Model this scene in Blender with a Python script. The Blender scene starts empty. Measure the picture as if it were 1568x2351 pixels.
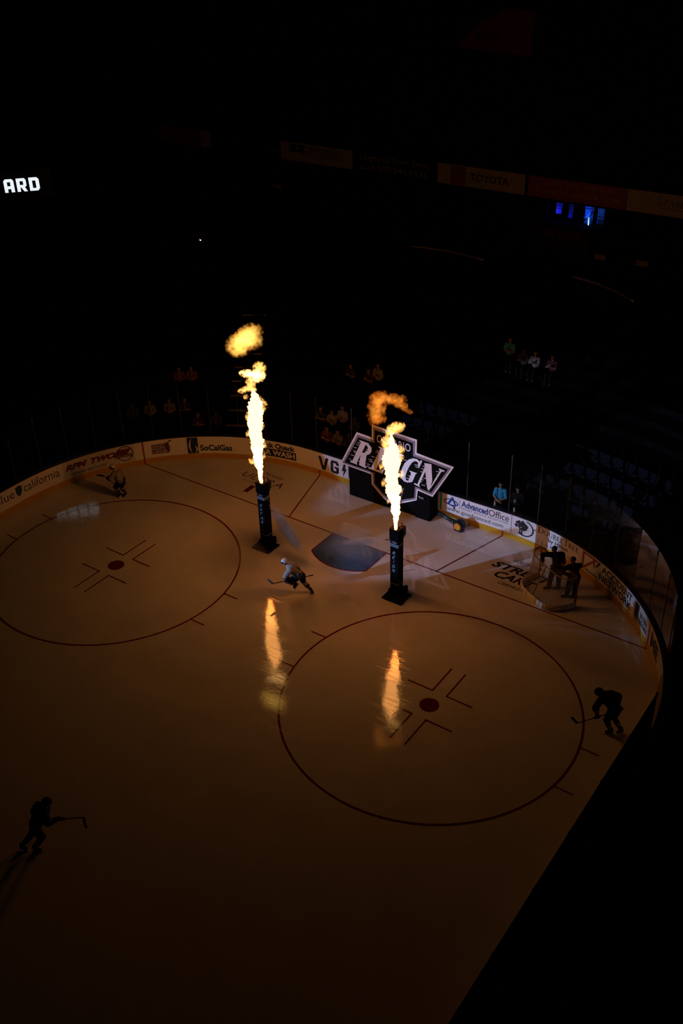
import bpy, bmesh, math, random
from mathutils import Vector, Matrix, noise
from mathutils.geometry import tessellate_polygon
PI = math.pi
V3 = Vector
random.seed(7)
SC = bpy.context.scene
COL = SC.collection

# ------------------------------------------------------------------ materials
def principled(name, col, rough=0.6, metal=0.0, spec=0.5, var=0.0, vscale=6.0, emit=None, estr=1.0, ior=1.5):
    m = bpy.data.materials.new(name); m.use_nodes = True
    nt = m.node_tree; b = nt.nodes['Principled BSDF']
    b.inputs['Base Color'].default_value = (*col, 1)
    b.inputs['Roughness'].default_value = rough
    b.inputs['Metallic'].default_value = metal
    b.inputs['Specular IOR Level'].default_value = spec
    b.inputs['IOR'].default_value = ior
    if var > 0:
        tc = nt.nodes.new('ShaderNodeTexCoord'); n = nt.nodes.new('ShaderNodeTexNoise')
        n.inputs['Scale'].default_value = vscale; n.inputs['Detail'].default_value = 5
        r = nt.nodes.new('ShaderNodeValToRGB')
        r.color_ramp.elements[0].position = 0.3; r.color_ramp.elements[1].position = 0.7
        r.color_ramp.elements[0].color = (*[c * (1 - var) for c in col], 1)
        r.color_ramp.elements[1].color = (*[min(1, c * (1 + var)) for c in col], 1)
        nt.links.new(tc.outputs['Object'], n.inputs['Vector'])
        nt.links.new(n.outputs['Fac'], r.inputs['Fac'])
        nt.links.new(r.outputs['Color'], b.inputs['Base Color'])
    if emit:
        b.inputs['Emission Color'].default_value = (*emit, 1)
        b.inputs['Emission Strength'].default_value = estr
    return m

def ice_material(name, col, var=0.06):
    m = principled(name, col, rough=0.16, spec=0.85, var=var, vscale=0.8, ior=1.45)
    nt = m.node_tree; b = nt.nodes['Principled BSDF']
    tc = nt.nodes.new('ShaderNodeTexCoord')
    prev = None
    # skate scratches: thin lines of stretched noise at several angles
    for i, (ang, sx, sy) in enumerate(((0.5, 0.35, 26.0), (1.25, 0.3, 30.0), (2.2, 0.4, 24.0), (2.75, 0.3, 34.0))):
        mp = nt.nodes.new('ShaderNodeMapping'); mp.vector_type = 'POINT'
        mp.inputs['Rotation'].default_value = (0, 0, ang); mp.inputs['Scale'].default_value = (sx, sy, 1)
        mp.inputs['Location'].default_value = (i * 3.1, i * 1.7, 0)
        n = nt.nodes.new('ShaderNodeTexNoise'); n.inputs['Scale'].default_value = 1.0
        n.inputs['Detail'].default_value = 2; n.inputs['Distortion'].default_value = 0.35
        r = nt.nodes.new('ShaderNodeValToRGB')
        r.color_ramp.elements[0].position = 0.66; r.color_ramp.elements[1].position = 0.74
        nt.links.new(tc.outputs['Object'], mp.inputs['Vector']); nt.links.new(mp.outputs['Vector'], n.inputs['Vector'])
        nt.links.new(n.outputs['Fac'], r.inputs['Fac'])
        if prev is None: prev = r.outputs['Color']
        else:
            mx = nt.nodes.new('ShaderNodeMath'); mx.operation = 'MAXIMUM'
            nt.links.new(prev, mx.inputs[0]); nt.links.new(r.outputs['Color'], mx.inputs[1]); prev = mx.outputs[0]
    mr = nt.nodes.new('ShaderNodeMapRange')
    mr.inputs['To Min'].default_value = 0.05; mr.inputs['To Max'].default_value = 0.40
    nt.links.new(prev, mr.inputs['Value']); nt.links.new(mr.outputs['Result'], b.inputs['Roughness'])
    n2 = nt.nodes.new('ShaderNodeTexNoise'); n2.inputs['Scale'].default_value = 9; n2.inputs['Detail'].default_value = 6
    nt.links.new(tc.outputs['Object'], n2.inputs['Vector'])
    ad = nt.nodes.new('ShaderNodeMath'); ad.operation = 'MULTIPLY_ADD'; ad.inputs[1].default_value = 0.5
    nt.links.new(prev, ad.inputs[0]); nt.links.new(n2.outputs['Fac'], ad.inputs[2])
    bp_ = nt.nodes.new('ShaderNodeBump'); bp_.inputs['Strength'].default_value = 0.05; bp_.inputs['Distance'].default_value = 0.02
    nt.links.new(ad.outputs[0], bp_.inputs['Height']); nt.links.new(bp_.outputs['Normal'], b.inputs['Normal'])
    return m

def glass_material(name, tint=0.8):
    m = bpy.data.materials.new(name); m.use_nodes = True
    nt = m.node_tree; nt.nodes.clear()
    o = nt.nodes.new('ShaderNodeOutputMaterial'); mx = nt.nodes.new('ShaderNodeMixShader')
    t = nt.nodes.new('ShaderNodeBsdfTransparent'); g = nt.nodes.new('ShaderNodeBsdfGlossy')
    f = nt.nodes.new('ShaderNodeFresnel'); f.inputs['IOR'].default_value = 1.12
    t.inputs['Color'].default_value = (tint, tint, tint, 1); g.inputs['Roughness'].default_value = 0.06; g.inputs['Color'].default_value = (0.45, 0.45, 0.45, 1)
    n = nt.nodes.new('ShaderNodeTexNoise'); n.inputs['Scale'].default_value = 3.0
    tc = nt.nodes.new('ShaderNodeTexCoord'); b = nt.nodes.new('ShaderNodeBump'); b.inputs['Strength'].default_value = 0.05
    nt.links.new(tc.outputs['Object'], n.inputs['Vector']); nt.links.new(n.outputs['Fac'], b.inputs['Height'])
    nt.links.new(b.outputs['Normal'], g.inputs['Normal'])
    nt.links.new(f.outputs['Fac'], mx.inputs[0]); nt.links.new(t.outputs[0], mx.inputs[1]); nt.links.new(g.outputs[0], mx.inputs[2])
    nt.links.new(mx.outputs[0], o.inputs['Surface'])
    return m

def emission_material(name, col, strength):
    m = bpy.data.materials.new(name); m.use_nodes = True
    nt = m.node_tree; nt.nodes.clear()
    o = nt.nodes.new('ShaderNodeOutputMaterial'); e = nt.nodes.new('ShaderNodeEmission')
    e.inputs['Color'].default_value = (*col, 1); e.inputs['Strength'].default_value = strength
    nt.links.new(e.outputs[0], o.inputs['Surface'])
    return m

P = principled
M = {}
M['ice'] = ice_material('rink_ice', (0.76, 0.74, 0.71))
M['ice_red'] = ice_material('red_line_paint', (0.17, 0.006, 0.016))
M['ice_blue'] = ice_material('crease_paint', (0.05, 0.115, 0.23))
M['ice_black'] = ice_material('black_ice_logo', (0.02, 0.02, 0.025))
M['ice_grey'] = ice_material('dark_ice_logo', (0.07, 0.07, 0.09))
M['board'] = P('white_board_plastic', (0.78, 0.78, 0.80), 0.35, var=0.05, vscale=3)
M['vinyl'] = P('white_advert_vinyl', (0.82, 0.82, 0.84), 0.4, var=0.03, vscale=3)
M['vinyl_grey'] = P('grey_white_advert_vinyl', (0.62, 0.61, 0.62), 0.4, var=0.04, vscale=3)
M['kick'] = P('yellow_kickplate', (0.58, 0.33, 0.01), 0.4, var=0.06, vscale=4)
M['cap'] = P('dark_dasher_cap', (0.015, 0.015, 0.02), 0.4, var=0.2)
M['red'] = P('red_paint', (0.35, 0.012, 0.02), 0.4, var=0.1)
M['ink'] = P('black_ink', (0.012, 0.012, 0.015), 0.45, var=0.2)
M['navy'] = P('navy_ink', (0.008, 0.02, 0.09), 0.45, var=0.1)
M['blue'] = P('blue_ink', (0.01, 0.05, 0.26), 0.45, var=0.1)
M['teal'] = P('teal_ink', (0.01, 0.06, 0.09), 0.45, var=0.1)
M['cyan'] = P('cyan_ink', (0.05, 0.35, 0.5), 0.45, var=0.1)
M['slate'] = P('slate_ink', (0.05, 0.06, 0.09), 0.45, var=0.1)
M['purple'] = P('purple_ink', (0.10, 0.03, 0.07), 0.45, var=0.1)
M['maroon'] = P('maroon_ink', (0.14, 0.012, 0.02), 0.45, var=0.1)
M['brick'] = P('brick_red_ink', (0.30, 0.05, 0.03), 0.45, var=0.1)
M['glass'] = glass_material('clear_rink_glass', 0.86)
M['glass_side'] = glass_material('side_rink_glass', 0.52)
M['steel'] = P('aluminium_post', (0.05, 0.05, 0.055), 0.45, metal=0.6, var=0.1)
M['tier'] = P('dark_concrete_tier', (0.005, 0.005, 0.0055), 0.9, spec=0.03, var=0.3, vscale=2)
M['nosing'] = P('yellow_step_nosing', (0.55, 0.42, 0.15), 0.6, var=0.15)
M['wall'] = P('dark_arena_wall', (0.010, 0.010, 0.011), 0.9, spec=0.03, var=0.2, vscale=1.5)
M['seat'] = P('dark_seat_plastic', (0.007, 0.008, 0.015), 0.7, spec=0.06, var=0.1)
M['seat_steel'] = P('seat_frame_steel', (0.02, 0.02, 0.022), 0.5, metal=0.0, var=0.1)
M['black'] = P('matt_black', (0.003, 0.003, 0.004), 0.7, spec=0.08, var=0.2)
M['black_fabric'] = P('black_inflatable_fabric', (0.003, 0.003, 0.0035), 0.75, spec=0.08, var=0.3, vscale=4)
M['white_fabric'] = P('white_inflatable_fabric', (0.72, 0.70, 0.74), 0.6, var=0.06, vscale=4)
M['grey_fabric'] = P('grey_inflatable_fabric', (0.20, 0.17, 0.21), 0.6, var=0.08, vscale=4)
M['stripe'] = P('pale_blue_stripe', (0.30, 0.38, 0.50), 0.5, var=0.1)
M['letter'] = P('pale_letter_vinyl', (0.42, 0.50, 0.62), 0.5, var=0.1)
M['metal_dark'] = P('dark_metal', (0.03, 0.03, 0.035), 0.35, metal=0.7, var=0.2)
M['brass'] = P('soot_brown_metal', (0.10, 0.05, 0.02), 0.5, metal=0.5, var=0.2)
M['orange'] = P('orange_plastic', (0.75, 0.30, 0.02), 0.45, var=0.05)
M['pipe'] = P('black_pipe', (0.02, 0.035, 0.04), 0.3, var=0.2)
M['skin'] = P('skin', (0.45, 0.27, 0.19), 0.6, var=0.08, vscale=12)
M['skin_dark'] = P('darker_skin', (0.16, 0.08, 0.05), 0.6, var=0.08, vscale=12)
M['jersey'] = P('white_jersey_cloth', (0.24, 0.23, 0.22), 0.8, var=0.06, vscale=10)
M['dark_cloth'] = P('black_cloth', (0.007, 0.007, 0.009), 0.85, spec=0.2, var=0.25, vscale=10)
M['helmet'] = P('white_helmet_shell', (0.5, 0.5, 0.52), 0.25, var=0.04)
M['visor'] = P('dark_visor', (0.01, 0.01, 0.015), 0.1, var=0.1)
M['blade'] = P('steel_skate_blade', (0.6, 0.6, 0.62), 0.25, metal=0.9, var=0.05)
M['grey'] = P('grey_blade_tape', (0.2, 0.2, 0.23), 0.6, var=0.1)
M['shirt_blue'] = P('bright_blue_shirt', (0.04, 0.42, 0.72), 0.75, var=0.08, vscale=9)
M['shirt_white'] = P('white_shirt', (0.28, 0.27, 0.26), 0.8, var=0.1, vscale=9)
M['shirt_violet'] = P('pale_violet_shirt', (0.42, 0.40, 0.72), 0.8, var=0.1, vscale=9)
M['shirt_orange'] = P('orange_shirt', (0.26, 0.07, 0.015), 0.8, var=0.1, vscale=9)
M['shirt_red'] = P('dark_red_shirt', (0.08, 0.012, 0.012), 0.8, var=0.1, vscale=9)
M['shirt_grey'] = P('grey_shirt', (0.05, 0.05, 0.06), 0.8, var=0.1, vscale=9)
M['hair'] = P('dark_hair', (0.02, 0.014, 0.01), 0.7, var=0.3, vscale=20)
M['net'] = P('white_net_cord', (0.30, 0.27, 0.23), 0.8, var=0.1)
M['net_pad'] = P('white_net_padding', (0.75, 0.72, 0.68), 0.7, var=0.08, vscale=7)
M['goal_red'] = P('red_goal_pipe', (0.12, 0.012, 0.012), 0.35, var=0.1)
M['bottle'] = P('white_bottle_plastic', (0.75, 0.75, 0.75), 0.4, var=0.05)
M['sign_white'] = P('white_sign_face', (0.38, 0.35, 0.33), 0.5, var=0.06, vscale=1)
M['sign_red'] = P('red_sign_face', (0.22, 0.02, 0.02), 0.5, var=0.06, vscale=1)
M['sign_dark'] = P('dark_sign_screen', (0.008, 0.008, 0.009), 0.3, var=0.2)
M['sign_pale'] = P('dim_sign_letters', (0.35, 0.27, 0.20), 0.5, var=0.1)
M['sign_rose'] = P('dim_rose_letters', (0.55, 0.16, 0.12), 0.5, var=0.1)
M['rail'] = P('brushed_rail', (0.9, 0.7, 0.5), 0.5, metal=1.0, var=0.05)
M['curtain'] = P('blue_curtain', (0.10, 0.28, 0.80), 0.8, var=0.1, vscale=6)
M['led'] = emission_material('lit_white_letters', (0.88, 0.96, 1.0), 0.95)
M['tube'] = emission_material('lit_blue_tube', (0.35, 0.75, 1.0), 2.6)
M['phone'] = emission_material('lit_phone_lamp', (0.75, 0.82, 1.0), 6.0)

# ------------------------------------------------------------------ mesh tools
class MB:
    def __init__(s): s.v = []; s.f = []; s.m = []
    def add(s, vs, fs, mi=0):
        o = len(s.v); s.v += [tuple(v) for v in vs]
        for f in fs: s.f.append([o + i for i in f]); s.m.append(mi)
    def box(s, c, size, mi=0, rot=None):
        c = V3(c); h = V3(size) * 0.5; R = rot or Matrix.Identity(3); vs = []
        for x in (-1, 1):
            for y in (-1, 1):
                for z in (-1, 1): vs.append(c + R @ V3((x * h.x, y * h.y, z * h.z)))
        s.add(vs, [(0, 1, 3, 2), (4, 6, 7, 5), (0, 4, 5, 1), (2, 3, 7, 6), (0, 2, 6, 4), (1, 5, 7, 3)], mi)
    def tube(s, pts, rad, seg=10, mi=0, caps=True, closed=False):
        pts = [V3(p) for p in pts]; n = len(pts)
        if not isinstance(rad, (list, tuple)): rad = [rad] * n
        t0 = (pts[1] - pts[0]).normalized(); up = V3((0, 0, 1)) if abs(t0.z) < 0.9 else V3((1, 0, 0))
        a = t0.cross(up).normalized(); vs = []
        for i in range(n):
            if closed: t = (pts[(i + 1) % n] - pts[i - 1]).normalized()
            else: t = (pts[min(i + 1, n - 1)] - pts[max(i - 1, 0)]).normalized()
            a = (a - t * a.dot(t)).normalized(); b = t.cross(a)
            for j in range(seg):
                q = 2 * PI * j / seg; vs.append(pts[i] + (a * math.cos(q) + b * math.sin(q)) * rad[i])
        fs = []
        for i in range(n if closed else n - 1):
            i2 = (i + 1) % n
            for j in range(seg):
                k = (j + 1) % seg; fs.append((i * seg + j, i * seg + k, i2 * seg + k, i2 * seg + j))
        if caps and not closed:
            fs.append(tuple(range(seg - 1, -1, -1))); fs.append(tuple((n - 1) * seg + j for j in range(seg)))
        s.add(vs, fs, mi)
    def capsule(s, a, b, ra, rb, seg=12, mi=0):
        a = V3(a); b = V3(b); d = (b - a); L = d.length; d = d.normalized() if L > 1e-6 else V3((0, 0, 1))
        pts = []; rr = []
        for q in (-80, -55, -25, 0): pts.append(a + d * ra * math.sin(math.radians(q))); rr.append(ra * math.cos(math.radians(q)))
        for q in (0.01, 25, 55, 80): pts.append(b + d * rb * math.sin(math.radians(q))); rr.append(rb * math.cos(math.radians(q)))
        s.tube(pts, rr, seg, mi)
    def ell(s, c, r, R=None, nu=16, nv=10, mi=0):
        c = V3(c); R = R or Matrix.Identity(3); vs = [c + R @ V3((0, 0, -r[2]))]
        for i in range(1, nv):
            p = -PI / 2 + PI * i / nv
            for j in range(nu):
                q = 2 * PI * j / nu
                vs.append(c + R @ V3((r[0] * math.cos(p) * math.cos(q), r[1] * math.cos(p) * math.sin(q), r[2] * math.sin(p))))
        vs.append(c + R @ V3((0, 0, r[2]))); fs = []
        for j in range(nu): fs.append((0, 1 + (j + 1) % nu, 1 + j))
        for i in range(nv - 2):
            for j in range(nu):
                k = (j + 1) % nu; o = 1 + i * nu; fs.append((o + j, o + k, o + nu + k, o + nu + j))
        o = 1 + (nv - 2) * nu
        for j in range(nu): fs.append((o + j, o + (j + 1) % nu, len(vs) - 1))
        s.add(vs, fs, mi)
    def poly(s, pts2, fn, mi=0):                       # flat polygon, any outline
        tri = tessellate_polygon([[V3((p[0], p[1], 0)) for p in pts2]])
        s.add([fn(*p) for p in pts2], [tuple(t) for t in tri], mi)
    def prism(s, pts2, f0, f1, mi=0):                  # outline between two mappings
        n = len(pts2); tri = tessellate_polygon([[V3((p[0], p[1], 0)) for p in pts2]])
        vs = [f0(*p) for p in pts2] + [f1(*p) for p in pts2]
        fs = [tuple(t) for t in tri] + [tuple(n + i for i in reversed(t)) for t in tri]
        fs += [(i, (i + 1) % n, n + (i + 1) % n, n + i) for i in range(n)]
        s.add(vs, fs, mi)
    def strip(s, fa, fb, n, mi=0):                     # quad strip between two curves
        vs = []
        for i in range(n + 1): vs.append(fa(i / n)); vs.append(fb(i / n))
        s.add(vs, [(2 * i, 2 * i + 2, 2 * i + 3, 2 * i + 1) for i in range(n)], mi)
    def build(s, name, mats, parent=None, smooth=False, loc=None):
        off = V3((0, 0, 0)); p = parent
        while p is not None: off = off + p.location; p = p.parent
        if loc is not None: off = off + (V3(loc) - off)
        me = bpy.data.meshes.new(name)
        me.from_pydata([V3(v) - off for v in s.v], [], s.f)
        if not isinstance(mats, (list, tuple)): mats = [mats]
        for m in mats: me.materials.append(m)
        me.polygons.foreach_set('material_index', s.m)
        me.polygons.foreach_set('use_smooth', [smooth] * len(s.f))
        bm = bmesh.new(); bm.from_mesh(me); bmesh.ops.recalc_face_normals(bm, faces=bm.faces); bm.to_mesh(me); bm.free()
        me.update()
        o = bpy.data.objects.new(name, me); COL.objects.link(o)
        if parent is not None: o.parent = parent
        elif loc is not None: o.location = V3(loc)
        if loc is not None and parent is not None:
            q = V3((0, 0, 0)); p = parent
            while p is not None: q = q + p.location; p = p.parent
            o.location = V3(loc) - q
        return o

def tag(o, label=None, cat=None, group=None, kind=None):
    if label: o['label'] = label
    if cat: o['category'] = cat
    if group: o['group'] = group
    if kind: o['kind'] = kind
    return o
def thing(name, label, cat, loc, group=None):
    o = bpy.data.objects.new(name, None); COL.objects.link(o); o.location = V3(loc); o.empty_display_size = 0.1
    return tag(o, label, cat, group)
def copy_tree(o, parent=None):
    c = o.copy(); COL.objects.link(c)
    if parent is not None: c.parent = parent
    for ch in [x for x in o.children]: copy_tree(ch, c)
    return c

_tc = {}
def text_mesh(body, shear=0.0, bold=0.0, space=1.0):
    key = (body, shear, bold, space)
    if key in _tc: return _tc[key]
    cu = bpy.data.curves.new('t', 'FONT'); cu.body = body; cu.size = 1; cu.shear = shear; cu.offset = bold
    cu.space_character = space; cu.resolution_u = 3; cu.fill_mode = 'FRONT'; cu.dimensions = '2D'
    o = bpy.data.objects.new('t', cu); COL.objects.link(o)
    dg = bpy.context.evaluated_depsgraph_get(); dg.update()
    e = o.evaluated_get(dg); me = e.to_mesh()
    vs = [(v.co.x, v.co.y) for v in me.vertices]; fs = [tuple(p.vertices) for p in me.polygons]
    e.to_mesh_clear(); bpy.data.objects.remove(o); bpy.data.curves.remove(cu)
    _tc[key] = (vs, fs); return _tc[key]
def put_text(mb, body, rect, fn, mi=0, shear=0.0, bold=0.0, space=1.0):
    vs, fs = text_mesh(body, shear, bold, space)
    if not vs: return
    x0 = min(v[0] for v in vs); x1 = max(v[0] for v in vs); y0 = min(v[1] for v in vs); y1 = max(v[1] for v in vs)
    u0, v0, u1, v1 = rect
    mb.add([fn(u0 + (x - x0) / (x1 - x0) * (u1 - u0), v0 + (y - y0) / (y1 - y0) * (v1 - v0)) for x, y in vs], fs, mi)

# small roman lettering drawn from strokes: thick stems, thin bars, slab serifs
_SER = {
 'D': (0.78, [(0.16, 0, 0.16, 1, 1)], [(0.16, 1, 0.42, 1), (0.16, 0, 0.42, 0)], [(0.42, 0.5, 0.32, 0.5, -90, 90)], [(0.16, 0), (0.16, 1)]),
 'O': (0.82, [], [], [(0.41, 0.5, 0.36, 0.5, 0, 360)], []),
 'U': (0.80, [(0.16, 0.3, 0.16, 1, 1), (0.64, 0.3, 0.64, 1, 0)], [], [(0.40, 0.3, 0.24, 0.3, 180, 360)], [(0.16, 1), (0.64, 1)]),
 'B': (0.66, [(0.16, 0, 0.16, 1, 1)], [(0.16, 1, 0.36, 1), (0.16, 0.52, 0.38, 0.52), (0.16, 0, 0.38, 0)], [(0.36, 0.76, 0.18, 0.24, -90, 90), (0.38, 0.26, 0.22, 0.26, -90, 90)], [(0.16, 0), (0.16, 1)]),
 'L': (0.60, [(0.16, 0, 0.16, 1, 1), (0.54, 0, 0.54, 0.2, 0)], [(0.16, 0, 0.54, 0)], [], [(0.16, 0), (0.16, 1)]),
 'E': (0.64, [(0.16, 0, 0.16, 1, 1), (0.56, 0, 0.56, 0.2, 0), (0.54, 0.84, 0.54, 1, 0)], [(0.16, 0, 0.56, 0), (0.16, 0.52, 0.44, 0.52), (0.16, 1, 0.54, 1)], [], [(0.16, 0), (0.16, 1)]),
 'T': (0.70, [(0.35, 0, 0.35, 1, 1), (0.06, 0.82, 0.06, 1, 0), (0.64, 0.82, 0.64, 1, 0)], [(0.06, 1, 0.64, 1)], [], [(0.35, 0)]),
 'R': (0.70, [(0.16, 0, 0.16, 1, 1), (0.36, 0.5, 0.64, 0, 1)], [(0.16, 1, 0.36, 1), (0.16, 0.5, 0.36, 0.5)], [(0.36, 0.75, 0.2, 0.25, -90, 90)], [(0.16, 0), (0.16, 1), (0.64, 0)]),
 'C': (0.74, [(0.62, 0.76, 0.62, 0.96, 0)], [], [(0.42, 0.5, 0.34, 0.5, 50, 310)], []),
 'A': (0.80, [(0.40, 1, 0.70, 0, 1), (0.40, 1, 0.10, 0, 0)], [(0.22, 0.36, 0.58, 0.36)], [], [(0.10, 0), (0.70, 0)]),
 'M': (0.94, [(0.14, 0, 0.14, 1, 0), (0.14, 1, 0.46, 0.05, 1), (0.46, 0.05, 0.78, 1, 0), (0.78, 0, 0.78, 1, 1)], [], [], [(0.14, 0), (0.78, 0)]),
 'N': (0.82, [(0.14, 0, 0.14, 1, 0), (0.14, 1, 0.66, 0, 1), (0.66, 0, 0.66, 1, 0)], [], [], [(0.14, 0), (0.66, 1)]),
 'I': (0.32, [(0.16, 0, 0.16, 1, 1)], [], [], [(0.16, 0), (0.16, 1)]),
 'Z': (0.66, [(0.56, 1, 0.1, 0, 1)], [(0.08, 1, 0.56, 1), (0.1, 0, 0.6, 0)], [], []),
 'S': (0.58, [(0.46, 0.78, 0.46, 0.96, 0), (0.1, 0.04, 0.1, 0.22, 0)], [], [(0.28, 0.75, 0.2, 0.25, 40, 270), (0.28, 0.26, 0.2, 0.26, -130, 90)], []),
 'K': (0.74, [(0.16, 0, 0.16, 1, 1), (0.16, 0.42, 0.58, 1, 0), (0.28, 0.55, 0.64, 0, 1)], [], [], [(0.16, 0), (0.16, 1), (0.64, 0), (0.58, 1)]),
}
def put_serif(mb, body, rect, fn, mi=0, big=1.0, gap=0.0):
    # rect = (u0, v0, u1, v1); capitals flagged with ^ are taller by factor big
    letters = []; i = 0
    while i < len(body):
        c = body[i]
        if c == '^': letters.append((body[i + 1], big)); i += 2
        else: letters.append((c, 1.0)); i += 1
    W = 0
    for c, k in letters: W += ((0.3 if c == ' ' else _SER[c][0]) * k + gap)
    u0, v0, u1, v1 = rect; sx = (u1 - u0) / W; H = (v1 - v0); x = 0.0
    for c, k in letters:
        if c == ' ': x += 0.3 + gap; continue
        w, st, ba, arcs, ser = _SER[c]
        def T(a, b, x=x, k=k): return fn(u0 + (x + a * k) * sx, v0 + b * k * H)
        for (ax, ay, bx, by, thick) in st:
            t = 0.075 if thick else 0.03
            mb.add([T(ax - t, ay), T(ax + t, ay), T(bx + t, by), T(bx - t, by)], [(0, 1, 2, 3)], mi)
        for (ax, ay, bx, by) in ba:
            t = 0.035; yy = min(max(ay, t), 1 - t)
            mb.add([T(ax, yy - t), T(bx, yy - t), T(bx, yy + t), T(ax, yy + t)], [(0, 1, 2, 3)], mi)
        for (cx, cy, rx, ry, a0, a1) in arcs:
            n = 14; vs = []
            for q in range(n + 1):
                a = math.radians(a0 + (a1 - a0) * q / n); t = 0.03 + 0.10 * abs(math.cos(a))
                vs.append(T(cx + rx * math.cos(a), cy + ry * math.sin(a)))
                vs.append(T(cx + (rx - t) * math.cos(a), cy + (ry - 0.07) * math.sin(a)))
            mb.add(vs, [(2 * q, 2 * q + 2, 2 * q + 3, 2 * q + 1) for q in range(n)], mi)
        for (ax, ay) in ser:
            y0 = 0.0 if ay < 0.5 else 0.95
            mb.add([T(ax - 0.14, y0), T(ax + 0.14, y0), T(ax + 0.14, y0 + 0.05), T(ax - 0.14, y0 + 0.05)], [(0, 1, 2, 3)], mi)
        x += w * k + gap

# ------------------------------------------------------------------ rink geometry (metres, goal line on y = 0)
FT = 0.3048
HALF, CR, CX, CY, ENDY = 12.954, 8.534, 4.42, -5.18, 3.353
S_CORNER = CX + CR * PI / 2
def rink(s, off=0.0):                         # point on the boards, off > 0 is outside
    a = abs(s); sg = 1 if s >= 0 else -1
    if a <= CX: return V3((s, ENDY + off, 0)), V3((0, -1, 0))
    if a <= S_CORNER:
        th = PI / 2 - (a - CX) / CR; r = CR + off
        return V3((sg * (CX + r * math.cos(th)), CY + r * math.sin(th), 0)), V3((-sg * math.cos(th), -math.sin(th), 0))
    return V3((sg * (HALF + off), CY - (a - S_CORNER), 0)), V3((-sg, 0, 0))
def bmap(off):
    def f(u, v):
        p, n = rink(u, off); return (p.x, p.y, v)
    return f
SMIN, SMAX = -S_CORNER - 24.0, S_CORNER + 24.0
def srange(a, b, step=0.4):
    n = max(1, int(math.ceil((b - a) / step))); return [a + (b - a) * i / n for i in range(n + 1)]

# ---- ice sheet with its painted lines
ice = MB()
out = [rink(s)[0] for s in srange(SMIN, SMAX, 0.5)]
ice.poly([(p.x, p.y) for p in out], lambda x, y: (x, y, 0.0))
lz = [0.004]
def flat(pts, mi, dz=0.0): ice.poly(pts, lambda x, y: (x, y, 0.004 + dz), mi)
def line(a, b, w, mi=1):
    a = V3((*a, 0)); b = V3((*b, 0)); d = (b - a).normalized(); n = V3((-d.y, d.x, 0)) * w / 2
    flat([tuple((a + n).xy), tuple((b + n).xy), tuple((b - n).xy), tuple((a - n).xy)], mi)
def ring(c, r, w, a0=0, a1=360, mi=1, n=96):
    def f(rr): return lambda t: (c[0] + rr * math.cos(math.radians(a0 + (a1 - a0) * t)), c[1] + rr * math.sin(math.radians(a0 + (a1 - a0) * t)), 0.005)
    ice.strip(f(r - w / 2), f(r + w / 2), n, mi)
LW = 0.055
line((-11.19, 0), (11.19, 0), LW)                                     # goal line
line((-11 * FT, 0), (-14 * FT, ENDY), LW); line((11 * FT, 0), (14 * FT, ENDY), LW)
arc = [(1.83 * math.cos(a), 1.83 * math.sin(a)) for a in [math.radians(-131.5 + 83.0 * i / 24) for i in range(25)]]
flat([(1.22, -0.03)] + [(-1.22, -0.03)] + arc, 2, -0.002)
line((-1.22, 0), (-1.22, -1.37), LW); line((1.22, 0), (1.22, -1.37), LW)
ring((0, 0), 1.83, LW, -131.7, -48.3)
line((-1.22, -1.19), (-1.09, -1.19), LW); line((1.22, -1.19), (1.09, -1.19), LW)
for sx in (-1, 1):
    c = (sx * 22 * FT, -20 * FT)
    ring(c, 15 * FT, LW + 0.01)
    flat([(c[0] + 0.305 * math.cos(2 * PI * i / 40), c[1] + 0.305 * math.sin(2 * PI * i / 40)) for i in range(40)], 1)
    for ex in (-1, 1):
        for ey in (-1, 1):
            k = (c[0] + ex * 0.25, c[1] + ey * 0.61)
            line((k[0], k[1] - ey * 0.0275), (k[0], k[1] + ey * 1.2), LW); line(k, (k[0] + ex * 0.88, k[1]), LW)
            x0 = math.sqrt((15 * FT) ** 2 - 0.87 ** 2)
            line((c[0] + ex * x0, c[1] + ey * 0.87), (c[0] + ex * (x0 + 0.6), c[1] + ey * 0.87), LW)
fm = lambda x, y: (x, y, 0.0045)
put_text(ice, 'STREET', (4.82, 1.40, 7.15, 1.80), fm, 3, shear=0.35, bold=0.03)
put_text(ice, 'CART', (5.18, 0.87, 6.75, 1.29), fm, 3, shear=0.35, bold=0.03)
put_text(ice, 'CERVEZA', (5.52, 0.56, 6.50, 0.72), fm, 4, shear=0.3, bold=0.012)
put_text(ice, 'GOLDEN ROAD', (5.38, 2.05, 6.75, 2.22), fm, 4, shear=0.3, bold=0.012)
put_text(ice, 'BREWING', (5.76, 1.95, 6.22, 2.0), fm, 4, shear=0.3)
put_text(ice, 'ULTRA', (-7.05, 1.50, -4.97, 1.90), fm, 4, shear=0.1, bold=0.0, space=1.12)
put_text(ice, 'Michelob', (-6.34, 2.08, -5.35, 2.30), fm, 4, shear=0.5)
put_text(ice, 'SUPERIOR LIGHT BEER', (-6.83, 1.27, -6.10, 1.33), fm, 4)
flat([(-6.15, 0.50), (-6.04, 0.58), (-5.93, 0.52), (-5.93, 1.10), (-6.17, 1.10)], 5)
floor = ice.build('floor', [M['ice'], M['ice_red'], M['ice_blue'], M['ice_black'], M['ice_grey'], M['ice_red']])
tag(floor, kind='structure')

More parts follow.
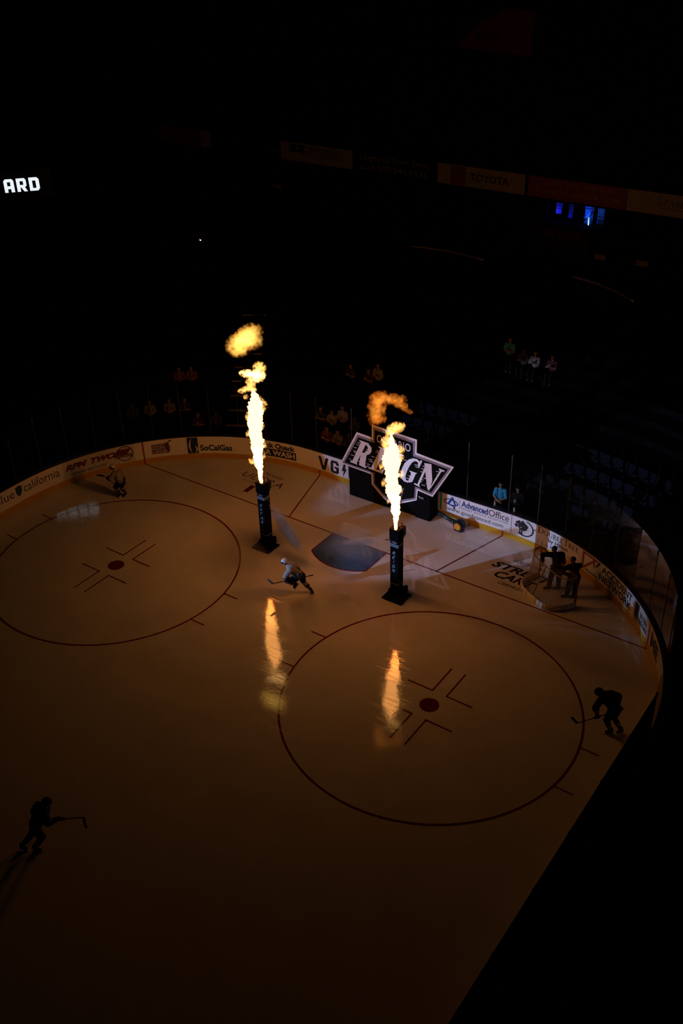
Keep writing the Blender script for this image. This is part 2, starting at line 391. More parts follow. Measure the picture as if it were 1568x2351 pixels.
# ---- boards
def board_run(name, s0, s1):
    b = MB(); ss = srange(s0, s1, 0.3); n = len(ss) - 1
    def c(off, z): return lambda t: bmap(off)(s0 + (s1 - s0) * t, z)
    b.strip(c(0, 0.0), c(0, 1.07), n); b.strip(c(0.10, 0.0), c(0.10, 1.07), n, 2); b.strip(c(0, 1.07), c(0.10, 1.07), n, 2)
    w = b.build(name, [M['board'], M['kick'], M['cap']], smooth=False); tag(w, kind='structure')
    k = MB(); k.strip(c(-0.012, 0.004), c(-0.012, 0.23), n); k.strip(c(-0.012, 0.23), c(0.0, 0.235), n)
    k.build('kickplate', M['kick'], w)
    d = MB(); d.strip(c(-0.02, 1.06), c(-0.02, 1.10), n); d.strip(c(-0.02, 1.10), c(0.22, 1.10), n); d.strip(c(0.22, 1.10), c(0.22, 1.04), n); d.strip(c(-0.02, 1.06), c(0.22, 1.04), n)
    d.build('dasher_cap', M['cap'], w)
    return w
w_end = board_run('wall_back', -S_CORNER, S_CORNER)
w_l = board_run('wall_left', SMIN, -S_CORNER)
w_r = board_run('wall_right', S_CORNER, SMAX)
mk = MB()
for s in (-12.24, 12.24): mk.strip(lambda t, s=s: bmap(-0.016)(s - 0.03, 1.05 * t + 0.006), lambda t, s=s: bmap(-0.016)(s + 0.03, 1.05 * t + 0.006), 2)
for s in (-4.28, 4.28): mk.strip(lambda t, s=s: bmap(-0.016)(s - 0.028, 0.225 * t + 0.006), lambda t, s=s: bmap(-0.016)(s + 0.028, 0.225 * t + 0.006), 2)
mk.build('goal_line_mark', M['red'], w_end)

# ---- adverts on the boards
def advert(label, s0, s1, mat, z0=0.24, z1=1.055):
    c = rink((s0 + s1) / 2, -0.004)[0]
    t = thing('advertising_panel', label, 'advert', (c.x, c.y, z0))
    b = MB(); n = max(2, int((s1 - s0) / 0.25))
    def cc(off, z): return lambda q: bmap(off)(s0 + (s1 - s0) * q, z)
    b.strip(cc(-0.005, z0), cc(-0.005, z1), n); b.strip(cc(-0.005, z1), cc(-0.001, z1), n); b.strip(cc(-0.005, z0), cc(-0.001, z0), n); b.strip(cc(-0.001, z0), cc(-0.001, z1), n)
    b.build('panel', mat, t); return t
A1 = bmap(-0.008); A2 = bmap(-0.011)
def srect(mb, s0, s1, z0, z1, mi=0, fn=None):
    fn = fn or A1; n = max(1, int(math.ceil((s1 - s0) / 0.2)))
    mb.strip(lambda t: fn(s0 + (s1 - s0) * t, z0), lambda t: fn(s0 + (s1 - s0) * t, z1), n, mi)
def sring(mb, c, rx, rz, w, a0=0, a1=360, mi=0, n=40, fn=None, taper=False):
    fn = fn or A1
    def f(k): return lambda t: fn(c[0] + (rx + k * w * ((0.25 + abs(math.cos(math.radians(a0 + (a1 - a0) * t)))) if taper else 1)) * math.cos(math.radians(a0 + (a1 - a0) * t)),
                                  c[1] + (rz + k * w) * math.sin(math.radians(a0 + (a1 - a0) * t)))
    mb.strip(f(-0.5), f(0.5), n, mi)

t = advert('white board advert with dark lettering around a small teal shield, far left', -19.95, -15.80, M['vinyl'])
b = MB(); put_text(b, 'blue', (-19.06, 0.54, -18.12, 0.92), A1); put_text(b, 'california', (-17.64, 0.54, -15.93, 0.93), A1); b.build('lettering', M['slate'], t)
b = MB(); b.poly([(-18.04, 0.92), (-17.88, 0.96), (-17.72, 0.92), (-17.73, 0.66), (-17.80, 0.55), (-17.88, 0.48), (-17.96, 0.55), (-18.03, 0.66)], A1); b.build('shield_emblem', M['teal'], t)

t = advert('greyish board advert with slanted maroon letters and a ring behind the left skater', -15.74, -12.62, M['vinyl_grey'])
b = MB(); put_text(b, 'RPM', (-15.66, 0.60, -14.66, 0.87), A1, shear=0.35, bold=0.06); put_text(b, 'TWO', (-14.52, 0.58, -13.42, 0.86), A1, shear=0.35, bold=0.06)
b.poly([(-13.55, 0.60), (-12.98, 0.60), (-12.72, 0.90), (-13.35, 0.90)], A1); b.build('maroon_lettering', M['maroon'], t)
b = MB(); sring(b, (-13.03, 0.67), 0.34, 0.33, 0.04); put_text(b, 'media', (-13.50, 0.50, -12.74, 0.70), A2, shear=0.3, bold=0.02)
put_text(b, '"A better way to print"', (-15.38, 0.29, -13.78, 0.48), A1, shear=0.35, bold=0.012); b.build('dark_lettering', M['ink'], t)

t = advert('white board advert with a small purple block of three white words and crossed sticks', -12.18, -10.84, M['vinyl'])
b = MB(); srect(b, -11.88, -11.14, 0.40, 0.86)
for (a, c) in (((-11.42, 0.74), (-11.02, 1.0)), ((-11.10, 0.70), (-11.36, 1.0))):
    b.poly([(a[0] - 0.02, a[1]), (a[0] + 0.03, a[1] - 0.02), (c[0] + 0.03, c[1] - 0.02), (c[0] - 0.02, c[1] + 0.02)], A2)
for zz in (0.52, 0.62, 0.72): b.poly([(-11.15, zz - 0.03), (-11.05, zz), (-11.15, zz + 0.03)], A1)
b.build('purple_block', M['purple'], t)
b = MB(); put_text(b, 'HOCKEY', (-11.84, 0.71, -11.26, 0.83), A2, bold=0.01); put_text(b, 'FIGHTS', (-11.84, 0.57, -11.30, 0.69), A2, bold=0.01); put_text(b, 'CANCER', (-11.84, 0.43, -11.22, 0.55), A2, bold=0.01); b.build('lettering', M['vinyl'], t)

t = advert('white board advert with a navy square of two pale flames and bold navy letters', -10.80, -7.85, M['vinyl'])
b = MB(); srect(b, -10.36, -9.90, 0.26, 1.03); put_text(b, 'SoCalGas', (-9.82, 0.37, -8.42, 0.66), A1, bold=0.035); srect(b, -8.38, -8.35, 0.37, 0.40); b.build('navy_print', M['navy'], t)
b = MB()
for (x0, k, z1) in ((-10.16, -1, 1.00), (-10.05, 1, 0.66)):
    def fl(side, x0=x0, k=k, z1=z1):
        return lambda q: A2(x0 + 0.09 * k * math.sin(PI * min(1, q * 1.05)) + side * 0.035 * math.sin(PI * q) + (0.02 * k * q), 0.27 + (z1 - 0.27) * q)
    b.strip(fl(-1), fl(1), 16)
b.build('flame_emblem', M['vinyl'], t)

t = advert('board advert with black words above a black box, behind the left flame', -7.80, -4.64, M['vinyl'])
b = MB(); put_text(b, 'Quick Quack', (-7.38, 0.68, -5.50, 0.97), A1, bold=0.045)
srect(b, -7.46, -5.46, 0.32, 0.68); b.build('black_print', M['ink'], t)
b = MB(); put_text(b, 'CAR WASH', (-7.38, 0.38, -5.53, 0.63), A2, bold=0.03); b.build('pale_lettering', M['vinyl'], t)

t = advert('white board advert with large black letters and a lightning bolt beside the inflatable sign', -4.60, -2.45, M['vinyl'])
b = MB()
for q in ([(-4.33, 0.90), (-4.18, 0.90), (-4.06, 0.46), (-3.94, 0.90), (-3.79, 0.90), (-3.98, 0.30), (-4.14, 0.30)],
          [(-3.70, 0.80), (-3.62, 0.90), (-3.36, 0.90), (-3.28, 0.80), (-3.28, 0.70), (-3.42, 0.70), (-3.42, 0.78), (-3.56, 0.78), (-3.56, 0.42), (-3.42, 0.42), (-3.42, 0.53), (-3.50, 0.53), (-3.50, 0.63), (-3.28, 0.63), (-3.28, 0.38), (-3.36, 0.30), (-3.62, 0.30), (-3.70, 0.38)],
          [(-3.02, 0.92), (-2.92, 0.92), (-2.96, 0.68), (-2.88, 0.68), (-3.08, 0.26), (-3.04, 0.54), (-3.14, 0.54)],
          [(-2.80, 0.90), (-2.62, 0.90), (-2.62, 0.30), (-2.80, 0.30)]): b.poly(q, A1)
b.build('black_lettering', M['ink'], t)

t = advert('bright white board advert with a blue ringed triangle, right of the inflatable sign', 1.50, 4.63, M['vinyl'])
b = MB(); srect(b, 1.52, 1.62, 0.26, 1.04); b.build('cyan_edge', M['cyan'], t)
b = MB(); sring(b, (2.02, 0.74), 0.30, 0.12, 0.05, -150, 90, taper=False)
b.poly([(1.84, 0.62), (2.06, 1.00), (2.12, 0.97), (2.26, 0.66), (2.20, 0.64), (2.08, 0.86), (1.96, 0.66), (2.24, 0.60), (2.20, 0.56)], A2)
put_text(b, 'Advanced', (2.48, 0.70, 3.62, 0.98), A1, bold=0.03); b.build('blue_print', M['blue'], t)
b = MB(); sring(b, (2.02, 0.74), 0.30, 0.12, 0.04, 90, 210); put_text(b, 'Office', (3.65, 0.70, 4.50, 0.99), A1); srect(b, 2.395, 2.41, 0.58, 0.98)
put_text(b, 'SMART OFFICE SOLUTIONS', (2.48, 0.59, 4.48, 0.66), A1, space=1.3); put_text(b, 'www.goadvanced.com', (1.84, 0.30, 4.28, 0.52), A1); srect(b, 4.60, 4.615, 0.26, 1.03)
b.poly([(2.12, 0.53), (2.17, 0.58), (2.22, 0.50), (2.26, 0.52), (2.20, 0.46), (2.14, 0.48)], A1)
b.build('dark_print', M['ink'], t)

t = advert('white board advert with a black tree inside a curved letter and roman capitals', 4.66, 7.74, M['vinyl'])
b = MB(); sring(b, (5.14, 0.67), 0.40, 0.33, 0.055, -105, 75, taper=True)
rr = random.Random(4)
for i in range(46):
    a = rr.uniform(0, 2 * PI); q = math.sqrt(rr.random()); cx_, cz_ = 5.02 + 0.25 * q * math.cos(a), 0.74 + 0.17 * q * math.sin(a); r_ = rr.uniform(0.035, 0.07)
    b.poly([(cx_ + r_ * rr.uniform(0.7, 1.2) * math.cos(j * PI / 4), cz_ + r_ * rr.uniform(0.7, 1.2) * math.sin(j * PI / 4)) for j in range(8)], bmap(-0.008 - 0.0002 * i))
b.poly([(4.88, 0.36), (4.95, 0.40), (4.97, 0.62), (5.01, 0.62), (5.01, 0.44), (5.04, 0.44), (5.05, 0.62), (5.09, 0.62), (5.09, 0.40), (5.18, 0.34)], A1); b.build('tree_emblem', M['ink'], t)
b = MB(); put_serif(b, '^DOUBLE^TREE', (5.74, 0.75, 7.64, 0.965), A1, big=1.22); put_text(b, 'by Hilton', (6.22, 0.48, 7.12, 0.70), A1, bold=0.02); put_serif(b, 'CLAREMONT', (5.74, 0.28, 7.52, 0.43), A1, gap=0.34); b.build('dark_lettering', M['ink'], t)

t = advert('right corner board advert with a red arrow outline and heavy black capitals', 7.77, 10.86, M['vinyl'])
b = MB()
for q in ([(7.82, 0.30), (7.92, 0.30), (7.92, 1.02), (7.82, 1.02)], [(7.92, 1.02), (8.62, 1.0), (8.62, 0.92), (7.92, 0.94)], [(7.92, 0.30), (8.40, 0.82), (8.40, 0.92), (7.92, 0.42)], [(8.36, 0.92), (8.46, 0.92), (8.50, 0.62), (8.40, 0.66)]): b.poly(q, A1)
b.build('red_arrow', M['brick'], t)
b = MB(); b.poly([(8.02, 0.32), (8.66, 0.30), (8.66, 0.35), (8.02, 0.37)], A1); b.poly([(8.50, 0.72), (8.60, 0.72), (8.76, 1.0), (8.66, 1.0)], A1)
put_text(b, 'ACCIDENT', (8.84, 0.69, 10.72, 0.98), A1, bold=0.03); put_text(b, 'NETWORK', (8.74, 0.34, 10.72, 0.63), A1, bold=0.03); b.build('black_lettering', M['ink'], t)

t = advert('board advert with a tall black phone shape, just before the right goal line mark', 10.89, 12.18, M['vinyl_grey'])
b = MB(); srect(b, 10.97, 11.28, 0.40, 1.0); srect(b, 10.97, 11.28, 0.33, 0.37); srect(b, 10.97, 11.28, 0.27, 0.30)
for (x0, x1, z0, z1) in ((11.38, 11.62, 0.62, 0.84), (11.66, 11.98, 0.62, 0.84), (11.36, 11.66, 0.36, 0.58), (11.70, 12.02, 0.36, 0.58)):
    n = 4
    for i in range(n):
        a = x0 + (x1 - x0) * i / n; srect(b, a, a + (x1 - x0) / n - 0.02, z0, z1 - (0.05 if i % 2 else 0))
b.build('dark_print', M['ink'], t)

t = advert('board advert with two huge black capitals at the right end of the corner', 12.30, 15.2, M['vinyl_grey'])
b = MB(); put_text(b, 'ME', (12.46, 0.34, 13.40, 0.90), A1, bold=0.05); b.build('black_lettering', M['ink'], t)

# ---- glass
def screen(label, s0, s1):
    p = rink((s0 + s1) / 2, 0.08)[0]; return thing('glass_screen', label, 'glass', (p.x, p.y, 1.10))
def pane(t, s0, s1, z1, mat):
    b = MB(); n = 4; g = 0.02
    def c(off, z): return lambda q: bmap(off)(s0 + g + (s1 - s0 - 2 * g) * q, z)
    b.strip(c(0.075, 1.10), c(0.075, z1), n); b.strip(c(0.087, 1.10), c(0.087, z1), n); b.strip(c(0.075, z1), c(0.087, z1), n)
    b.build('glass_pane', mat, t, smooth=True)
def post(t, s, z1):
    p, n = rink(s, 0.081); b = MB()
    b.box((p.x, p.y, (1.10 + z1) / 2), (0.03, 0.03, z1 - 1.10)); b.box((p.x, p.y, z1 - 0.10), (0.045, 0.045, 0.16)); b.build('glass_post', M['steel'], t)
cuts = [-CX + 2 * CX * i / 5 for i in range(6)]
right = [CX + CR * PI / 2 * i / 11 for i in range(1, 12)]
allc = sorted([-x for x in right] + cuts + right)
gt_ = screen('tall curved screen of clear panes and slim posts above the end boards', -4, 4)
for a, c in zip(allc[:-1], allc[1:]): pane(gt_, a, c, 3.5, M['glass'])
for a in allc: post(gt_, a, 3.5 if abs(a) < S_CORNER - 0.1 else 3.02)
gt_ = screen('lower glass screen above the near right side boards', S_CORNER, S_CORNER + 12)
for k in range(7):
    a = S_CORNER + 1.83 * k; pane(gt_, a, a + 1.83, 3.0, M['glass_side']); post(gt_, a + 1.83, 3.02)
gt_ = screen('lower glass screen above the left side boards at the photo edge', -S_CORNER - 5, -S_CORNER)
for k in range(3):
    a = -S_CORNER - 1.83 * (k + 1); pane(gt_, a, a + 1.83, 3.0, M['glass_side']); post(gt_, a, 3.02)

# ------------------------------------------------------------------ stands
ROWS, D0, DP, RISE, Z0 = 14, 1.40, 0.94, 0.29, 0.10
T0, T1 = -32.0, 32.0
tier = MB()
def tl(off, z): return lambda q: bmap(off)(T0 + (T1 - T0) * q, z)
tier.strip(tl(0.10, 0.0), tl(D0, 0.0), 120); tier.strip(tl(D0, 0.0), tl(D0, Z0), 120)
for k in range(ROWS):
    z = Z0 + RISE * k
    tier.strip(tl(D0 + DP * k, z), tl(D0 + DP * (k + 1), z), 120); tier.strip(tl(D0 + DP * (k + 1), z), tl(D0 + DP * (k + 1), z + RISE), 120)
ZC = Z0 + RISE * ROWS
tier.strip(tl(D0 + DP * ROWS, ZC), tl(26.0, ZC), 120)
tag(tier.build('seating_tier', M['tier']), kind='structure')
# end wall behind the concourse, with the suite opening
bw = MB(); yW = 21.0
for (x0, x1, z0, z1) in ((-34, -2.9, ZC, 7.6), (0.9, 30, ZC, 7.6), (-2.9, 0.9, ZC, 6.35), (-34, 30, 7.6, 18.0)):
    bw.box(((x0 + x1) / 2, yW + 0.15, (z0 + z1) / 2), (x1 - x0, 0.3, z1 - z0))
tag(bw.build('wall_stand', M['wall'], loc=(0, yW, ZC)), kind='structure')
fs = MB(); fs.box((-2, 20.72, 8.15), (64, 0.36, 1.16))
tag(fs.build('trim_1', M['wall'], loc=(-2, 20.72, 7.57)), kind='structure')
sb = MB(); sb.box((-1, 23.4, 6.9), (4.6, 0.1, 1.5)); sb.box((-1, 22.3, 6.32), (4.6, 2.2, 0.06)); sb.box((-1, 22.3, 7.64), (4.6, 2.2, 0.06))
sb.box((-3.3, 22.3, 7.0), (0.06, 2.2, 1.4)); sb.box((1.3, 22.3, 7.0), (0.06, 2.2, 1.4))
tag(sb.build('wall_suite', M['wall'], loc=(-1, 22.3, 6.3)), kind='structure')

def fascia_sign(label, x0, x1, mat, cat='sign'):
    t = thing('fascia_sign', label, cat, ((x0 + x1) / 2, 20.5, 7.68))
    b = MB(); b.box(((x0 + x1) / 2, 20.515, 8.175), (x1 - x0, 0.05, 0.99)); b.build('sign_face', mat, t); return t
yS = lambda x, z: (x, 20.482, z)
yS2 = lambda x, z: (x, 20.478, z)
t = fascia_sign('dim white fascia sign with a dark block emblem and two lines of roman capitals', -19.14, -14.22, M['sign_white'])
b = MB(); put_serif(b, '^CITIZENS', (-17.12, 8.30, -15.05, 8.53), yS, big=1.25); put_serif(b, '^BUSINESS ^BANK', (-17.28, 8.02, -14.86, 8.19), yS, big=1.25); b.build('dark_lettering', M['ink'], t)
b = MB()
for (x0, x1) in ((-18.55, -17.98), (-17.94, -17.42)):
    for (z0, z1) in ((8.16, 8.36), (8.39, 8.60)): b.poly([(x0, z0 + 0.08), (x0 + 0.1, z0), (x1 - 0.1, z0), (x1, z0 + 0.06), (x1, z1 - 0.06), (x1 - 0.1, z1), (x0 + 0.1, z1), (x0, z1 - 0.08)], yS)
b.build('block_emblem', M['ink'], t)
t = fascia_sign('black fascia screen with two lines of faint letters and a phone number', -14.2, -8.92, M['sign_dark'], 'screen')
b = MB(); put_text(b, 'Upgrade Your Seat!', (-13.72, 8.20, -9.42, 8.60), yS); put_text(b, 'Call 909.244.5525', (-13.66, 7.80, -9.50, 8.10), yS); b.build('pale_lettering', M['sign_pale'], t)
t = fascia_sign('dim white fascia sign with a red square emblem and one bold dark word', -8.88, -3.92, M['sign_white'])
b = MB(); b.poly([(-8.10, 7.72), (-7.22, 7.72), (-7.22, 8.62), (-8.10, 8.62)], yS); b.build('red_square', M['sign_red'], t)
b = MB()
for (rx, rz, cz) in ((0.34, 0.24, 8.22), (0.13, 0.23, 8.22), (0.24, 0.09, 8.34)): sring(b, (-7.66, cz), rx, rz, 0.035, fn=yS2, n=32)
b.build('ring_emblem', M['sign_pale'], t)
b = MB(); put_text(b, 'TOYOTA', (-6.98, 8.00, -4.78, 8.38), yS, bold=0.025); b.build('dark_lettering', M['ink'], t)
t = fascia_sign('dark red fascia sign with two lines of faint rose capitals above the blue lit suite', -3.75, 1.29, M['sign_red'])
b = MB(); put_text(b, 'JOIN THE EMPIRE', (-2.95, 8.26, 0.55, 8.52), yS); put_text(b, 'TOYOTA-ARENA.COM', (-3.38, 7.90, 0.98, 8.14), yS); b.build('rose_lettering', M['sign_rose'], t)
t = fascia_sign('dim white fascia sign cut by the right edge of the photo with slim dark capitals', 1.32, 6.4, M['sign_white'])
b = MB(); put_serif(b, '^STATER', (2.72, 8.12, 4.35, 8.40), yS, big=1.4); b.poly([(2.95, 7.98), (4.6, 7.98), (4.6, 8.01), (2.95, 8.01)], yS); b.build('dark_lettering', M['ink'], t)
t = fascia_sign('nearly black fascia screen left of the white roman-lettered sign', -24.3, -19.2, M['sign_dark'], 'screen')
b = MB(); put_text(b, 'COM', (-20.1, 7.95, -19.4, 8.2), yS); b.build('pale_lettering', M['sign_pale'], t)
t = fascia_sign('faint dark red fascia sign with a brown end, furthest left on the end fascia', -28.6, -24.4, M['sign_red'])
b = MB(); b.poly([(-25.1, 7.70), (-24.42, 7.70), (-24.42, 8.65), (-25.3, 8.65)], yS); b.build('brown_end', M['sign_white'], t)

def section_sign(num, x, z, label):
    t = thing('section_sign', label, 'sign', (x, 20.9, z - 0.1))
    b = MB(); b.box((x, 20.95, z), (0.56, 0.06, 0.24)); b.build('plate', M['sign_white'], t)
    b = MB(); put_text(b, num, (x - 0.19, z - 0.075, x + 0.19, z + 0.075), lambda u, v: (u, 20.915, v), bold=0.01); b.build('number', M['maroon'], t)
section_sign('122', 2.30, 5.15, 'small white section number plate at the far right under the fascia')
section_sign('121', 0.16, 5.10, 'small dim section number plate below the blue lit suite')
section_sign('127', -19.9, 5.95, 'small section number plate below the white roman-lettered fascia sign')

# hanging banner with script lettering below the suite
t = thing('hanging_banner', 'very dim dark banner with faint script on the wall below the blue lit suite', 'banner', (-2.0, 20.8, 5.1))
b = MB(); b.box((-2.0, 20.92, 5.65), (3.0, 0.05, 1.05)); b.build('banner_cloth', M['sign_dark'], t)
b = MB(); put_text(b, 'The Store', (-3.2, 5.75, -0.9, 6.1), lambda u, v: (u, 20.885, v), shear=0.3); b.build('script_lettering', M['maroon'], t)
b = MB()
for x in (-3.5, -0.5): b.tube([(x, 20.9, 5.1), (x, 20.9, 6.2)], 0.02)
b.build('side_pole', M['steel'], t)
# red upper banner
t = thing('upper_banner', 'faint dark red slanted banner high on the end wall', 'banner', (-6.3, 20.8, 14.2))
b = MB(); b.prism([(-8.3, 14.1), (-4.3, 13.9), (-4.2, 15.8), (-5.6, 15.9), (-7.0, 15.3)], lambda x, z: (x, 20.93, z), lambda x, z: (x, 20.999, z)); b.build('banner_cloth', M['maroon'], t)
b = MB(); put_text(b, 'OTA', (-7.2, 14.4, -5.9, 14.85), lambda u, v: (u, 20.925, v), bold=0.02); b.build('dark_lettering', M['ink'], t)

# suite: curtains, tube light, counter
def curtain(x, w, z0, z1, y, label, fn=None):
    b = MB(); n = 36
    def c(z): return lambda q: (x - w / 2 + w * q * (1 if z > 7 else 0.9) + (0 if z > 7 else 0.05 * w), y + 0.05 * math.sin(q * 30 + z) + 0.02 * math.sin(q * 71), z)
    zs = [z0 + (z1 - z0) * i / 6 for i in range(7)]
    for i in range(6): b.strip(c(zs[i]), c(zs[i + 1]), n)
    o = b.build('suite_curtain', M['curtain'], loc=(x, y, z0), smooth=True); tag(o, label, 'curtain'); 
    sm = o.modifiers.new('thick', 'SOLIDIFY'); sm.thickness = 0.012
    return o
curtain(-2.54, 0.36, 6.66, 7.56, 21.70, 'narrow violet-blue lit curtain, leftmost in the suite window')
curtain(-1.92, 0.24, 6.52, 7.50, 21.75, 'dim deep blue curtain, second from left in the suite window')
curtain(-0.94, 0.50, 6.36, 7.58, 21.70, 'brightest blue curtain with a pale swag in the suite window')
curtain(-0.32, 0.42, 6.40, 7.58, 21.72, 'dim teal curtain at the right end of the suite window')
b = MB(); b.tube([(-1.14 + 0.037 * i, 21.58, 6.68 + 0.0035 * i * i) for i in range(11)], [0.02 + 0.035 * math.sin(PI * i / 10) for i in range(11)])
tag(b.build('curtain_swag', M['curtain'], loc=(-0.95, 21.58, 6.7), smooth=True), 'pale folded swag tied across the brightest blue curtain', 'curtain')
b = MB(); b.tube([(-0.87, 21.58, 6.37), (-0.875, 21.58, 6.56), (-0.89, 21.58, 6.82)], [0.024, 0.019, 0.007])
tag(b.build('light_tube', M['tube'], loc=(-0.87, 21.58, 6.37)), 'slim glowing blue-white light tube in front of the suite curtain', 'lamp')
def lamp(kind, name, loc, energy, col, **kw):
    L = bpy.data.lights.new(name, kind); L.energy = energy; L.color = col
    for k, v in kw.items(): setattr(L, k, v)
    o = bpy.data.objects.new(name, L); COL.objects.link(o); o.location = loc; return o
lamp('POINT', 'suite_light', (-2.54, 21.42, 6.80), 2.6, (0.16, 0.06, 1.0), shadow_soft_size=0.04)
lamp('POINT', 'suite_light', (-1.90, 21.52, 6.62), 0.5, (0.06, 0.02, 1.0), shadow_soft_size=0.04)
lamp('POINT', 'suite_light', (-0.96, 21.35, 6.90), 4.5, (0.04, 0.22, 1.0), shadow_soft_size=0.05)
lamp('POINT', 'suite_light', (-0.30, 21.40, 7.1), 0.9, (0.12, 0.35, 0.7), shadow_soft_size=0.04)

# lit display board in the left corner
wt = thing('display_board', 'dark corner display board with glowing white capitals at the left edge of the photo', 'screen', (-22.35, 5.9, 8.5))
hd = V3((math.cos(math.radians(48)), math.sin(math.radians(48)), 0)); nrm = V3((hd.y, -hd.x, 0)); base = V3((-22.34, 5.88, 8.86))
def wmap(off): return lambda u, v: tuple(base + hd * u + V3((0, 0, v)) + nrm * off)
b = MB(); b.prism([(-9.0, -0.35), (0.6, -0.35), (0.6, 0.95), (-9.0, 0.95)], wmap(0.0), wmap(-0.25)); b.build('screen', M['sign_dark'], wt)
b = MB()
def glyph(u, polys, h=0.62):
    for q in polys: b.poly([(u + x * 0.47, z * h) for x, z in q], wmap(0.012))
Dg = [[(0, 0), (0.33, 0), (0.33, 1), (0, 1)], [(0.33, 0.76), (0.66, 0.76), (0.66, 0.2), (0.33, 0.2), (0.33, 0), (0.8, 0), (1, 0.16), (1, 0.84), (0.8, 1), (0.33, 1)]]
Rg = [[(0, 0), (0.33, 0), (0.33, 1), (0, 1)], [(0.33, 0.78), (0.66, 0.78), (0.66, 0.5), (0.33, 0.5), (0.33, 0.3), (0.42, 0.3), (0.66, 0), (1.0, 0), (0.78, 0.32), (0.96, 0.42), (0.96, 0.86), (0.82, 1), (0.33, 1)]]
Ag = [[(0, 0), (0.33, 0), (0.33, 0.26), (0.64, 0.26), (0.64, 0), (0.98, 0), (0.98, 0.86), (0.82, 1), (0.16, 1), (0, 0.86)]]
Ahole = [[(0.33, 0.48), (0.64, 0.48), (0.64, 0.78), (0.33, 0.78)]]
Wg = [[(-0.1, 1), (0.2, 1), (0.32, 0.42), (0.5, 0.85), (0.66, 0.42), (0.8, 1), (1.1, 1), (0.84, 0), (0.62, 0), (0.5, 0.36), (0.38, 0), (0.16, 0)]]
glyph(-0.45, Dg); glyph(-1.03, Rg); glyph(-1.61, Ag); glyph(-2.27, Wg)
b.build('lit_lettering', M['led'], wt)
b = MB()
for q in Ahole: b.poly([(-1.61 + x * 0.47, z * 0.62) for x, z in q], wmap(0.016))
b.build('letter_gap', M['sign_dark'], wt)
for u in (-8.0, -4.0, 0.2):
    b = MB(); b.tube([wmap(-0.12)(u, 0.9), wmap(-0.12)(u, 9.0)], 0.03, 6); b.build('hanging_rod', M['steel'], wt)

# handrails glinting at the back of the stands
def handrail(pts, label):
    t = thing('handrail', label, 'railing', (pts[0][0], pts[0][1], ZC))
    b = MB(); b.tube(pts, 0.05, 10); b.build('top_rail', M['rail'], t, smooth=True)
    for i in range(0, len(pts), 3):
        p = pts[i]; k = MB(); k.tube([(p[0], p[1], p[2]), (p[0], p[1], 3.2)], 0.02, 6); k.build('rail_post', M['steel'], t)
handrail([(-8.9 + 0.4 * i, 17.66 + 0.32 * math.sin(PI * i / 11), 5.1) for i in range(12)], 'long orange glinting handrail at the back of the centre stands')
rp = []
for i in range(13):
    q = i / 12; rp.append((0.2 + 3.6 * q, 17.64 - 0.35 * q - 1.2 * q * q, 5.1))
handrail(rp, 'curved orange glinting handrail on the right behind the stands')

# step nosings of the aisle left of the left flame
for k in range(0, 10):
    r = CR + D0 + DP * k; z = Z0 + RISE * k; b = MB(); a0, a1 = math.radians(121.2 + k * 0.1), math.radians(121.2 + k * 0.1) - 1.25 / r
    def c(rr, zz, a0=a0, a1=a1): return lambda q: (-CX + rr * math.cos(a0 + (a1 - a0) * q), CY + rr * math.sin(a0 + (a1 - a0) * q), zz)
    b.strip(c(r - 0.006, z - 0.05), c(r - 0.006, z + 0.006), 6); b.strip(c(r - 0.006, z + 0.006), c(r + 0.07, z + 0.006), 6)
    am = (a0 + a1) / 2
    o = b.build('step_nosing', M['nosing'], loc=(-CX + r * math.cos(am), CY + r * math.sin(am), z)); tag(o, 'pale yellow nosing strip on an aisle step left of the left flame', 'step edge', 'aisle step nosings')

# ------------------------------------------------------------------ seats
def seat_parts(parent=None):
    b = MB(); b.box((0, 0.20, 0.62), (0.46, 0.05, 0.46), rot=Matrix.Rotation(-0.18, 3, 'X')); b.box((0, 0.235, 0.62), (0.38, 0.03, 0.36), rot=Matrix.Rotation(-0.18, 3, 'X'))
    c = MB(); c.box((0, -0.02, 0.42), (0.44, 0.40, 0.06)); c.box((0, -0.20, 0.40), (0.44, 0.05, 0.07))
    f = MB()
    for x in (-0.25, 0.25): f.box((x, 0.08, 0.32), (0.03, 0.06, 0.64)); f.box((x, -0.02, 0.62), (0.04, 0.34, 0.03))
    f.box((0, 0.10, 0.36), (0.52, 0.04, 0.04))
    return b, c, f
def bevel(o, w=0.02):
    m = o.modifiers.new('bevel', 'BEVEL'); m.width = w; m.segments = 2
b, c, f = seat_parts()
SL = 'empty dark blue-grey flip seat in the rows behind the right end glass'
seat0 = thing('arena_seat', SL, 'seat', (0, 0, 0), 'seats right of the blue shirted man')
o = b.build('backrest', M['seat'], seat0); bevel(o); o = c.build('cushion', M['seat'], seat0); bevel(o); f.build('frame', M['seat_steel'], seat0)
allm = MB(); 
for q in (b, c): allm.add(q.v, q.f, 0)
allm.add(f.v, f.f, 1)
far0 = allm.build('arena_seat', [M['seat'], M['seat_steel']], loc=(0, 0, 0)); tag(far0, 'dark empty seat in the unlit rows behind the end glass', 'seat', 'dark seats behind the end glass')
used = [False, False]
TAKEN = []
def seat_at(k, s, near):
    off = D0 + DP * k + 0.55; p, n = rink(s, off); z = Z0 + RISE * k
    src = seat0 if near else far0; i = 0 if near else 1
    o = src if not used[i] else copy_tree(src); used[i] = True
    o.location = (p.x, p.y, z); o.rotation_euler = (0, 0, math.atan2(n.x, -n.y)); return o
def arc_positions(k, pitch=0.56):
    res = []; off = D0 + DP * k + 0.55; s = -13.5
    while s < 13.8:
        a = abs(s); scale = 1.0 if a <= CX else CR / (CR + off)
        s += pitch * scale; res.append(s)
    return res
